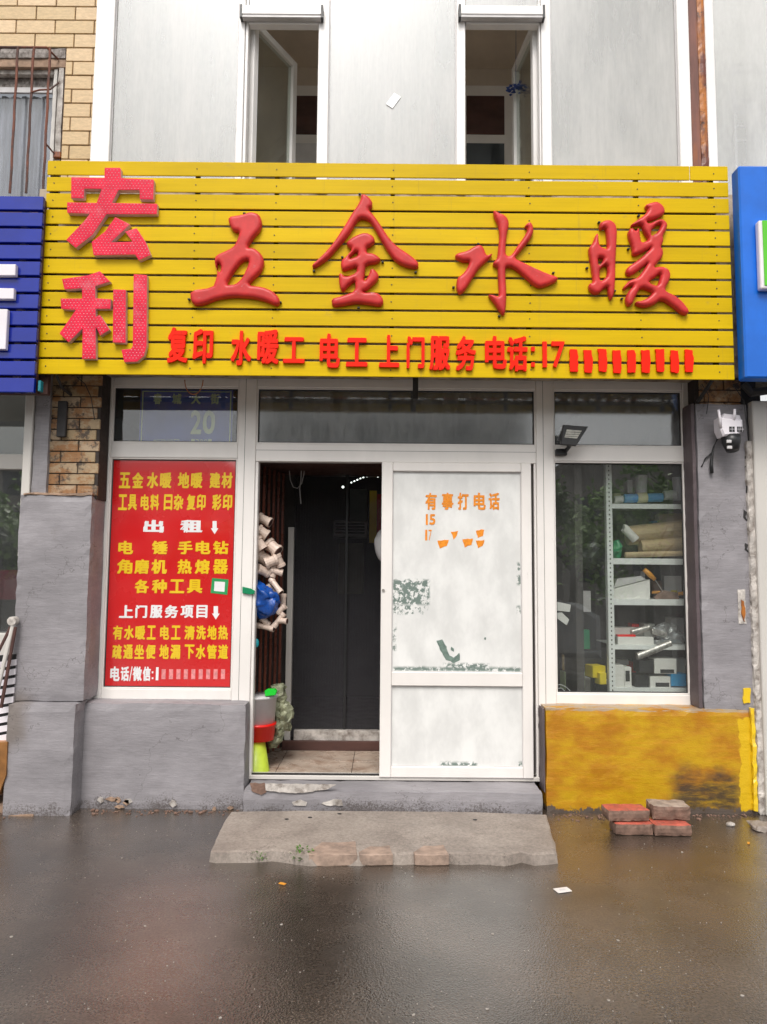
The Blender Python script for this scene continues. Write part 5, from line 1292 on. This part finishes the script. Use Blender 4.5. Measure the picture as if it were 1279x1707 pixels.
def bxp(x0, y0_, x1, y1_, Y_, d, rot=0):
    def f(o):
        a_, b_, c_, d_ = R(x0, y0_, x1, y1_, Y_)
        o.box(a_, b_, Y_, Y_ + d, c_, d_, .002, Matrix.Rotation(rot, 3, 'Z') if rot else None)
    return f
item('tape_roll', 'blue_roll', 'light blue roll on the top shelf behind the glass', 'roll', roll((1040, 831), (1104, 829), .032, YI + .04))
item('tape_roll', 'cream_roll', 'cream roll across the blue roll on the top shelf', 'roll', roll((1062, 830), (1078, 829), .037, YI + .04))
item('tape_roll', 'card_white', 'white roll at the left of the top shelf', 'roll', roll((1024, 833), (1038, 832), .026, YI + .04))
item('tape_roll', 'pale', 'pale roll at the right of the top shelf', 'roll', roll((1106, 826), (1126, 824), .034, YI + .04))
def cup(px, py, h, r):
    def f(o):
        x, z = W(px, py, YI + .12); o.tube([(x, YI + .12, z), (x, YI + .12, z + h)], [r * .78, r], 16)
    return f
item('plastic_cup', 'white_letter', 'white cup standing in the middle of the top shelf', 'cup', cup(1070, 836, .19, .045)); item('plastic_cup', 'white_letter', 'white cup standing at the right end of the top shelf', 'cup', cup(1132, 834, .17, .045))
item('kraft_roll', 'brown_paper', 'large film wrapped kraft roll on top of the stack on the second shelf', 'roll', roll((1046, 893), (1150, 882), .072, YI + .1))
item('kraft_roll', 'brown_paper', 'lower film wrapped kraft roll lying right on the second shelf', 'roll', roll((1067, 913), (1150, 907), .055, YI + .06))
item('kraft_roll', 'brown_paper', 'thin kraft roll lying at the front of the second shelf', 'roll', roll((1042, 925), (1150, 922), .020, YI - .01))
item('kraft_roll', 'card_white', 'pale plastic wrapped roll end at the left of the second shelf', 'roll', roll((1040, 880), (1060, 900), .03, YI + .03))
def wedge(o):
    q = [W(1022, 1001, YI), W(1084, 1001, YI), W(1084, 966, YI), W(1022, 982, YI)]; o.prism(q, 'y', YI, YI + .18, bev=.002)
item('magazine_box', 'card_white', 'white wedge shaped file box on the third shelf', 'box', wedge)
def paper(o):
    q = [W(1024, 980, YI), W(1078, 966, YI), W(1070, 960, YI), W(1030, 965, YI)]; o.prism(q, 'y', YI + .01, YI + .12)
item('paper_stack', 'pale', 'crumpled papers sticking out of the white file box', 'paper', paper)
tr = thing('trowel', 'trowel with orange handle standing on the third shelf', 'trowel', (X(1088, 1000, YI), YI - .01, shz[2]))
xa, za = W(1074, 949, YI - .01); xb, zb8 = W(1092, 966, YI - .01); xc, zc8 = W(1106, 986, YI - .01)
o = B(); o.tube([(xa, YI - .01, za), (xa + (xb - xa) * .5, YI - .01, za + (zb8 - za) * .5), (xb, YI - .01, zb8)], [.016, .019, .014], 12); o.done('handle', M['orange_handle'], tr, smooth=True)
o = B(); o.tube([(xb, YI - .01, zb8), (xc, YI, zc8)], .004, 8); o.done('shank', M['chrome'], tr)
o = B(); q = [W(1090, 996, YI), W(1106, 984, YI), W(1130, 988, YI), W(1133, 1000, YI), W(1095, 1001, YI)]; o.prism(q, 'y', YI, YI + .02); o.done('blade', M['paver_side'], tr)
item('tool_handle', 'orange_handle', 'short orange tool handle left of the trowel blade', 'tool', roll((1087, 988), (1100, 987), .010, YI + .05)); item('tool_handle', 'orange_handle', 'orange tool knob right of the trowel on the third shelf', 'tool', roll((1131, 990), (1140, 989), .014, YI + .05))
item('flat_box', 'card_white', 'long white box with red stripe on the fourth shelf', 'box', bxp(1030, 1062, 1090, 1075, YI, .12)); item('flat_box', 'card_white', 'second white box lying at the back of the fourth shelf', 'box', bxp(1023, 1046, 1072, 1060, YI + .1, .12, .05))
item('flat_box', 'red_plastic', 'thin orange red packet between the boxes on the fourth shelf', 'packet', bxp(1030, 1058, 1060, 1061.5, YI + .02, .05))
item('metal_tube', 'chrome', 'shiny wrapped tube lying left on the fourth shelf', 'tube', roll((1052, 1054), (1082, 1046), .022, YI + .05)); item('metal_tube', 'chrome', 'shiny wrapped tube lying mid right on the fourth shelf', 'tube', roll((1086, 1052), (1110, 1058), .022, YI + .04)); item('metal_tube', 'chrome', 'big shiny wrapped tube tipped over the fourth shelf edge', 'tube', roll((1062, 1094), (1118, 1072), .026, YI - .03))
sb = B()
for (px, py, r_) in ((1108, 1052, .09), (1125, 1064, .08), (1100, 1072, .06)):
    x, z = W(px, py, YI + .08); bmesh.ops.create_icosphere(sb.bm, subdivisions=3, radius=r_, matrix=Matrix.Translation((x, YI + .08, z)) @ Matrix.Diagonal((1.1, .5, .6, 1)))
for v in sb.bm.verts: v.co += noise.noise_vector(v.co * 22) * .03
sb.done('film_bag', M['film_bag'], label='crumpled clear film bag at the right of the fourth shelf', cat='bag')
def lbl_box(x0, y0_, x1, y1_, mat, label, lmat=None, lr=None):
    t = thing('product_box', label, 'box', (X((x0 + x1) / 2, y1_, YI), YI, Z((x0 + x1) / 2, y1_, YI)))
    o = B(); bxp(x0, y0_, x1, y1_, YI - .02, .13)(o); o.done('carton', M[mat], t)
    if lmat: o = B(); o.pbox(*lr, YI - .0215, .001); o.done('label_patch', M[lmat], t)
lbl_box(1024, 1109, 1041, 1149, 'card_white', 'narrow white box upright at the left of the bottom shelf')
lbl_box(1041.5, 1112, 1053, 1150, 'card_white', 'white box with a black label upright on the bottom shelf', 'card_black', (1043, 1118, 1050, 1136))
lbl_box(1066, 1101, 1090, 1122, 'card_black', 'black box on top of the stack on the bottom shelf'); lbl_box(1091, 1098, 1128, 1123, 'card_white', 'white box with black label, topmost on the bottom shelf', 'card_black', (1101, 1116, 1124, 1122))
lbl_box(1060, 1125, 1082, 1148, 'card_black', 'black box under the other black box on the bottom shelf'); lbl_box(1084, 1128, 1118, 1149, 'card_white', 'white box with black label, lowest on the bottom shelf', 'card_black', (1093, 1138, 1116, 1145))
lbl_box(1119, 1124, 1147, 1144, 'card_blue', 'cyan blue box at the right end of the bottom shelf')
o = B(); bxp(985, 1110, 1008, 1130, YI, .12, .2)(o); o.done('yellow_carton', M['card_yellow'], label='yellow carton left of the shelf upright', cat='box')
o = B(); bxp(998, 1122, 1010, 1141, YI - .04, .08, .2)(o); o.done('yellow_carton', M['card_yellow'], label='smaller bright yellow carton before the larger yellow one', cat='box')
sb = B(); x, z = W(985, 930, YI + .15); bmesh.ops.create_icosphere(sb.bm, subdivisions=3, radius=1, matrix=Matrix.Translation((x, YI + .15, z)) @ Matrix.Diagonal((.11, .08, .12, 1)))
for v in sb.bm.verts: v.co += noise.noise_vector(v.co * 12) * .04
sb.done('black_bin_bag', M['black'], label='black plastic bag behind the glass left of the shelf upright', cat='bag')
sb = B(); x, z = W(1027, 915, YI + .05); bmesh.ops.create_icosphere(sb.bm, subdivisions=3, radius=1, matrix=Matrix.Translation((x, YI + .05, z)) @ Matrix.Diagonal((.045, .05, .06, 1)))
for v in sb.bm.verts: v.co += noise.noise_vector(v.co * 22) * .02
sb.done('green_bag', M['clip_green'], label='dark green crumpled bag at the left of the second shelf', cat='bag')
o = B(); q = [W(928, 1003, .25), W(952, 1008, .25), W(950, 1020, .25), W(928, 1018, .25)]; o.prism(q, 'y', .25, .29); o.done('white_pad', M['card_white'], label='white pad taped low inside the window, upper of two', cat='pad')
o = B(); q = [W(928, 1022, .25), W(937, 1021, .25), W(949, 1033, .25), W(945, 1042, .25), W(928, 1030, .25)]; o.prism(q, 'y', .25, .27); o.done('white_pad', M['card_white'], label='tilted white pad below the other inside the window', cat='pad')
o = B(); o.tube([(W(a_, b_, .26)[0], .26, W(a_, b_, .26)[1]) for a_, b_ in ((926, 1142), (935, 1141), (945, 1146), (953, 1154))], .0022, 5); o.tube([(W(a_, b_, .27)[0], .27, W(a_, b_, .27)[1]) for a_, b_ in ((926, 1148), (936, 1147), (944, 1154))], .0022, 5)
o.done('coiled_wire', M['steel'], label='thin pale wire curls in the lower left window corner', cat='wire')

random.seed(44)
stock = [('cream packet on the top shelf behind the blue roll', 'cream_roll', (1024, 822, 1036, 838)), ('small white bottle left of the middle cup', 'white_letter', (1048, 800, 1056, 822)),
         ('pale carton at the back of the third shelf', 'pale', (1110, 960, 1138, 992)), ('brown carton at the back of the third shelf', 'paver_side', (1090, 968, 1106, 990)),
         ('white packet leaning at the back of the fourth shelf', 'card_white', (1074, 1040, 1092, 1062)), ('grey carton at the back of the fourth shelf', 'pale', (1118, 1030, 1140, 1058)),
         ('red tipped packet at the back of the fourth shelf', 'red_plastic', (1054, 1040, 1066, 1046)), ('tan carton at the back of the second shelf', 'brown_paper', (1100, 856, 1138, 880)),
         ('olive carton low behind the glass left of the upright', 'plate_text', (940, 1120, 975, 1150)), ('dark carton stacked behind the yellow cartons', 'card_black', (975, 1085, 1005, 1110)),
         ('white carton at the back of the bottom shelf', 'card_white', (1128, 1098, 1146, 1122))]
stock += [('blue packet at the back of the second shelf', 'card_blue', (1088, 868, 1098, 884)), ('white bottle at the back right of the third shelf', 'white_letter', (1066, 952, 1074, 966)),
          ('yellow packet at the back right of the third shelf', 'card_yellow', (1120, 984, 1130, 998)), ('blue packet lying right on the fourth shelf', 'card_blue', (1112, 1066, 1134, 1075)),
          ('orange packet lying left on the fourth shelf', 'orange_handle', (1024, 1066, 1030, 1075)), ('thin pale carton above the white boxes of the bottom shelf', 'pale', (1030, 1100, 1050, 1108)),
          ('red packet between cartons on the bottom shelf', 'red_plastic', (1053.5, 1104, 1060, 1124)), ('kraft carton low left of the upright', 'brown_paper', (940, 1092, 962, 1118)),
          ('white carton at the foot of the window left of the upright', 'card_white', (962, 1130, 984, 1152)), ('green carton behind the white pads', 'clip_green', (958, 1050, 984, 1082)),
          ('pale carton high up left of the upright', 'pale', (945, 985, 985, 1020))]
for lb_, mt_, q_ in stock:
    o = B(); bxp(q_[0], q_[1], q_[2], q_[3], YI + random.uniform(.16, .2), .1, random.uniform(-.2, .2))(o); o.done('carton', M[mt_], label=lb_, cat='box')
# ================================================================== SMALL FIXTURES
# flood lamp on the transom rail
fl_ = thing('flood_lamp', 'black solar flood lamp on a bracket at the right transom', 'lamp', (X(940, 755, F - .04), F - .04, Z(940, 758, F - .04)))
YA = F - .16
q = [W(939, 708, YA), W(981, 711, YA), W(961, 743, YA), W(935, 741, YA)]
o = B(); A4 = [Vector((p[0], YA, p[1])) for p in q]
o.prism(q, 'y', YA, YA + .03, bev=.004); o.done('lamp_head', M['black'], fl_)
q = [W(930, 733, YA + .02), W(940, 711, YA + .02), W(943, 711, YA + .02), W(936, 733, YA + .02)]; o = B(); o.prism(q, 'y', YA + .031, YA + .05); o.done('head_edge', M['black'], fl_)
q = [W(945, 716, YA), W(970, 718, YA), W(962, 731, YA), W(941, 729, YA)]; o = B(); o.prism(q, 'y', YA - .002, YA); o.done('led_panel', pm('lamp_led_panel', (.42, .41, .36), .25, .2, 60), fl_)
o = B(); q2 = [W(943, 716, YA - .003), W(971, 716, YA - .003), W(970, 717.5, YA - .003), W(943, 717.5, YA - .003)]
for k in range(1, 4):
    yy = 716 + k * 3.6; o.prism([W(944 - k, yy, YA - .003), W(970 - k * 1.6, yy + 1, YA - .003), W(970 - k * 1.6, yy + 1.6, YA - .003), W(944 - k, yy + .6, YA - .003)], 'y', YA - .003, YA - .002)
o.done('panel_rib', M['black'], fl_)
x, z = W(950, 738, YA); x2, z2 = W(943, 752, F - .04); o = B(); o.tube([(x, YA + .01, z), (x2 + .01, F - .09, z2 + .02), (x2, F - .03, z2)], .014, 8); o.done('arm', M['black'], fl_)
a_, b_, c_, d_ = R(927, 748, 946, 759, F - .04); B().box(a_, b_, F - .04, F + .002, c_, d_, .005).done('mount_base', M['black'], fl_)

# security camera
YC = -.16
cc = thing('security_camera', 'white dome security camera with two antennas on the right pier', 'camera', (X(1220, 720, YC), YC, Z(1220, 750, YC)))
xc_, zc_2 = W(1220, 706, YC)
def px_m(n, Y_): return n / F_PX * (Y_ + 4.9)
o = B(); q = [W(1201, 695, YC), W(1239, 699, YC), W(1240, 716, YC), W(1232, 725, YC), W(1207, 727, YC), W(1202, 716, YC)]
o.prism(q, 'y', YC, YC + .11, bev=.012); o.done('body', M['white_letter'], cc)
o = B(); q = [W(1208, 689, YC + .03), W(1234, 692, YC + .03), W(1237, 700, YC + .03), W(1203, 697, YC + .03)]; o.prism(q, 'y', YC + .03, YC + .10, bev=.006); o.done('top_cap', M['white_letter'], cc)
for (p, q_) in (((1198, 683), (1203, 712)), ((1225, 682), (1225, 700))):
    xa, za = W(*p, YC - .005); xb, zb9 = W(*q_, YC - .005); o = B(); o.tube([(xb, YC + .01, zb9), ((xa + xb) / 2, YC - .003, (za + zb9) / 2), (xa, YC - .005, za)], [.011, .0095, .008], 10); o.done('antenna', M['white_letter'], cc, smooth=True)
for (p0, p1) in ((1216, 1225), (1229, 1235), (1236, 1240)):
    o = B(); a_, b_, c_, d_ = R(p0, 711, p1, 720, YC - .002); o.box(a_, b_, YC - .003, YC + .002, c_, d_, .001); o.done('led_window', M['black'], cc)
    o = B(); xm_, zm_ = (a_ + b_) / 2, (c_ + d_) / 2; o.box(xm_ - .001, xm_ + .001, YC - .004, YC - .0031, c_, d_); o.box(a_, b_, YC - .0052, YC - .0041, zm_ - .001, zm_ + .001); o.done('led_divider', M['white_letter'], cc)
o = B(); x, z = W(1221, 737, YC + .03); o.tube([(x, YC + .05, Z(1221, 726, YC + .03)), (x, YC + .045, z), (x, YC + .03, Z(1221, 751, YC + .03))], [.060, .058, .040], 20); o.done('lens_dome', M['black'], cc, smooth=True)
for (a1, b1, a2, b2) in ((1212, 733, 1220, 738), (1213, 743, 1221, 748)):
    o = B(); o.pbox(a1, b1, a2, b2, YC - .028, .012, .002); o.done('lens_window', M['pale'], cc)
o = B(); o.box(xc_ - .02, xc_ + .02, YC + .09, .02, Z(1220, 700, YC), Z(1220, 690, YC)); o.done('wall_arm', M['white_letter'], cc)
cb = [(1205, 722), (1196, 732), (1190, 745), (1187, 760), (1186, 775), (1187, 789)]
o = B(); o.tube([(W(a_, b_, -.02)[0], -.02, W(a_, b_, -.02)[1]) for a_, b_ in cb], [.006, .006, .006, .008, .012, .012], 8); o.tube([(X(1190, 752, -.01), -.01, Z(1190, 752, -.01)), (X(1176, 764, -.01), -.01, Z(1176, 764, -.01)), (X(1155, 778, F - .01), .0, Z(1155, 778, .0))], .0045, 6)
o.done('cable', M['black'], cc, smooth=True)

# four pavers stacked before the yellow wall
def paver(px0, px1, pyb, pyt, z0, h, dep, top, side, label, rot=0.0, rough=.002):
    x0, yf = G(px0, pyb, z0); x1, _ = G(px1, pyb, z0)
    t = thing('paver', label, 'paver', ((x0 + x1) / 2, yf + dep / 2, z0), 'loose pavers piled by the yellow wall')
    o = B(); w = x1 - x0
    o.rough(-w / 2, w / 2, -dep / 2, dep / 2, 0, h, .022, rough, 18, .005)
    bmesh.ops.recalc_face_normals(o.bm, faces=o.bm.faces)
    for f in o.bm.faces:
        if f.normal.z > .7 and f.calc_center_median().z > h * .8: f.material_index = 1
    me = bpy.data.meshes.new('paver_block'); o.bm.to_mesh(me); o.bm.free(); me.materials.append(M[side]); me.materials.append(M[top])
    ob = bpy.data.objects.new('paver_block', me); COL.objects.link(ob); ob.parent = t; t.rotation_euler.z = rot; return t
ph = .068
paver(1026, 1090, 1393, 0, 0, ph, .13, 'paver_red', 'paver_side', 'lower left red paver lying on the asphalt')
paver(1092, 1155, 1395, 0, 0, ph, .13, 'paver_red', 'paver_side', 'lower right red paver lying on the asphalt')
x, y = G(1050, 1393, 0)
paver(1013, 1084, 1370, 0, ph + .002, ph, .14, 'paver_red', 'paver_side', 'upper left paver with clean red top', .05)
paver(1090, 1153, 1368, 0, ph + .002, .085, .15, 'paver_grey', 'paver_side', 'upper right paver crusted with grey mortar', -.04, .006)

# litter
o = B(); x, y = G(938, 1485); rot = Matrix.Rotation(.3, 3, 'Z'); o.cbox((x, y, .004), (.075, .05, .002), rot); lp = o.done('paper_scrap', M['print_white'], label='small white printed card lying on the wet asphalt', cat='paper')
o = B(); o.cbox((x, y, .0056), (.03, .02, .001), rot); o.done('printed_mark', M['pale'], lp)
o = B(); x, y = G(471, 1475); o.cbox((x, y, .006), (.035, .018, .003), Matrix.Rotation(-.5, 3, 'Z')); o.done('dry_leaf', M['orange_handle'], label='small tan dry leaf on the asphalt left of centre', cat='leaf')
o = B(); x, y = G(1248, 1470 - 63); o.cbox((x, y, .006), (.03, .012, .003), Matrix.Rotation(1.1, 3, 'Z')); o.done('dry_leaf', M['orange_handle'], label='small orange leaf on the asphalt at the right edge', cat='leaf')
o = B(); x, y = G(1280, 1385); o.rough(x - .09, x + .3, y - .04, y + .10, 0, .035, .03, .01, 12, .01); o.done('concrete_chunk', M['concrete'], label='flat pale concrete chunk at the right picture edge', cat='rubble')
o = B(); x, y = G(1218, 1377); bmesh.ops.create_icosphere(o.bm, subdivisions=2, radius=.022, matrix=Matrix.Translation((x, y, .01)) @ Matrix.Diagonal((1.3, 1, .6, 1)))
for v in o.bm.verts: v.co += noise.noise_vector(v.co * 60) * .005
o.done('plaster_chip', M['white_plaster'], label='white plaster chip below the yellow wall end', cat='rubble')
# rubble crumbs along the foot of the wall
o = B(); random.seed(21)
for i in range(340):
    px = random.choice([random.uniform(150, 400), random.uniform(920, 1250), random.uniform(930, 1200), random.uniform(1, 40)]); py = (1351 if px < 500 else 1358) + abs(random.gauss(0, 4)); x, y = G(px, py); r = random.uniform(.003, .009) if random.random() < .9 else .014
    bmesh.ops.create_icosphere(o.bm, subdivisions=1, radius=r, matrix=Matrix.Translation((x, y, r * .3)) @ Matrix.Rotation(random.random() * 3, 4, 'Z') @ Matrix.Diagonal((1.3, .9, .6, 1)))
o.done('wall_foot_rubble', M['paver_side'], kind='stuff')

# ================================================================== THE STREET BEHIND THE CAMERA (seen only in reflections)
def car(cx, cy, s=1):
    t = thing('parked_car', 'silver saloon car parked across the pavement, seen reflected in the right window', 'car', (cx, cy, 0))
    L = 4.5; K = 1.14
    prof = [(a_ * 1.06, b_ * K) for a_, b_ in [(-2.25, .35), (-2.25, .72), (-2.0, .86), (-1.55, .94), (-.95, 1.0), (-.25, 1.42), (.35, 1.50), (1.0, 1.44), (1.55, 1.06), (2.0, 1.0), (2.24, .85), (2.25, .35)]]
    o = B(); o.prism([(cx + a_, b_) for a_, b_ in prof], 'y', cy - .85, cy + .85, bev=.07); o.done('body', M['car_paint'], t, smooth=False)
    gl = [(a_ * 1.06, b_ * K) for a_, b_ in [(-.78, 1.03), (-.2, 1.36), (.35, 1.43), (.95, 1.38), (1.35, 1.07)]]
    for sy in (-1, 1): o = B(); o.prism([(cx + a_, b_) for a_, b_ in gl], 'y', cy + sy * .851, cy + sy * .86); o.done('side_window', M['car_glass'], t)
    for wx in (-1.4, 1.4):
        for sy in (-1, 1):
            o = B(); o.tube([(cx + wx, cy + sy * .70, .32), (cx + wx, cy + sy * .88, .32)], .32, 24); w = o.done('wheel', M['tyre'], t)
            o = B(); o.tube([(cx + wx, cy + sy * .875, .32), (cx + wx, cy + sy * .89, .32)], .2, 16); o.done('rim', M['chrome'], w)
    for sy in (-1, 1): o = B(); o.box(cx - 2.2, cx - 2.0, cy + sy * .6 - .15, cy + sy * .6 + .15, .68, .80, .02); o.done('headlight', M['pale'], t)
car(.66, -5.95)
def tree(x, y, h, r, label):
    t = thing('street_tree', label, 'tree', (x, y, 0), 'trees across the street')
    o = B(); o.tube([(x, y, 0), (x + .05, y, h * .35), (x - .03, y, h * .6)], [.13, .10, .05], 8)
    for k in range(5):
        a_ = k * 1.3; o.tube([(x, y, h * (.35 + .05 * k)), (x + r * .6 * math.cos(a_), y + r * .6 * math.sin(a_), h * (.6 + .05 * k))], [.05, .02], 6)
    o.done('trunk', M['bark'], t); o = B()
    cl_ = [Vector((x + random.gauss(0, r * .45), y + random.gauss(0, r * .4), h * .68 + random.gauss(0, h * .15))) for _ in range(16)]
    for i in range(2600):
        c_ = random.choice(cl_) + Vector((random.gauss(0, .28), random.gauss(0, .28), random.gauss(0, .24))) * r * .6
        d_ = Vector((random.uniform(-1, 1), random.uniform(-1, 1), random.uniform(-1, 1))).normalized() * random.uniform(.07, .13); e_ = d_.cross(Vector((random.random(), random.random(), 1))).normalized() * .07
        o.poly([c_ - d_, c_ + e_, c_ + d_, c_ - e_])
    o.done('crown', M['tree_leaf'], t)
random.seed(9)
for i, (x, y, h, r, lb) in enumerate(((-9.7, -13.5, 3.8, 1.5, 'leftmost broad street tree reflected in the neighbour window'), (-4.6, -15, 3.2, 1.0, 'low street tree second from left across the street'), (4.9, -14, 3.7, 1.5, 'round street tree opposite the shelf window'), (7.6, -16, 4.6, 1.6, 'taller street tree right of the parked car'), (9.6, -14.5, 3.6, 1.3, 'last street tree at the right across the street'))):
    tree(x, y, h, r, lb)
def block(x0, x1, y, h, mat, label, cols, rows):
    t = thing('apartment_block', label, 'building', ((x0 + x1) / 2, y, 0), 'buildings across the street')
    B().box(x0, x1, y - 8, y, 0, h).done('walls', M[mat], t)
    for r in range(rows):
        for c in range(cols):
            xa = x0 + (x1 - x0) * (c + .25) / cols; xb = x0 + (x1 - x0) * (c + .72) / cols; za = 1.2 + (h - 1) * r / rows
            o = B(); o.box(xa, xb, y, y + .05, za, za + 1.4); o.done('window', M['far_window'], t)
block(-32, -9, -36, 8, 'far_wall2', 'grey beige apartment block at the left across the street', 7, 3)
block(-8, 9, -40, 12, 'far_wall', 'tall pale apartment block directly opposite the shop', 6, 4)
block(10, 32, -36, 8, 'far_wall2', 'lower grey block at the right across the street', 7, 2)
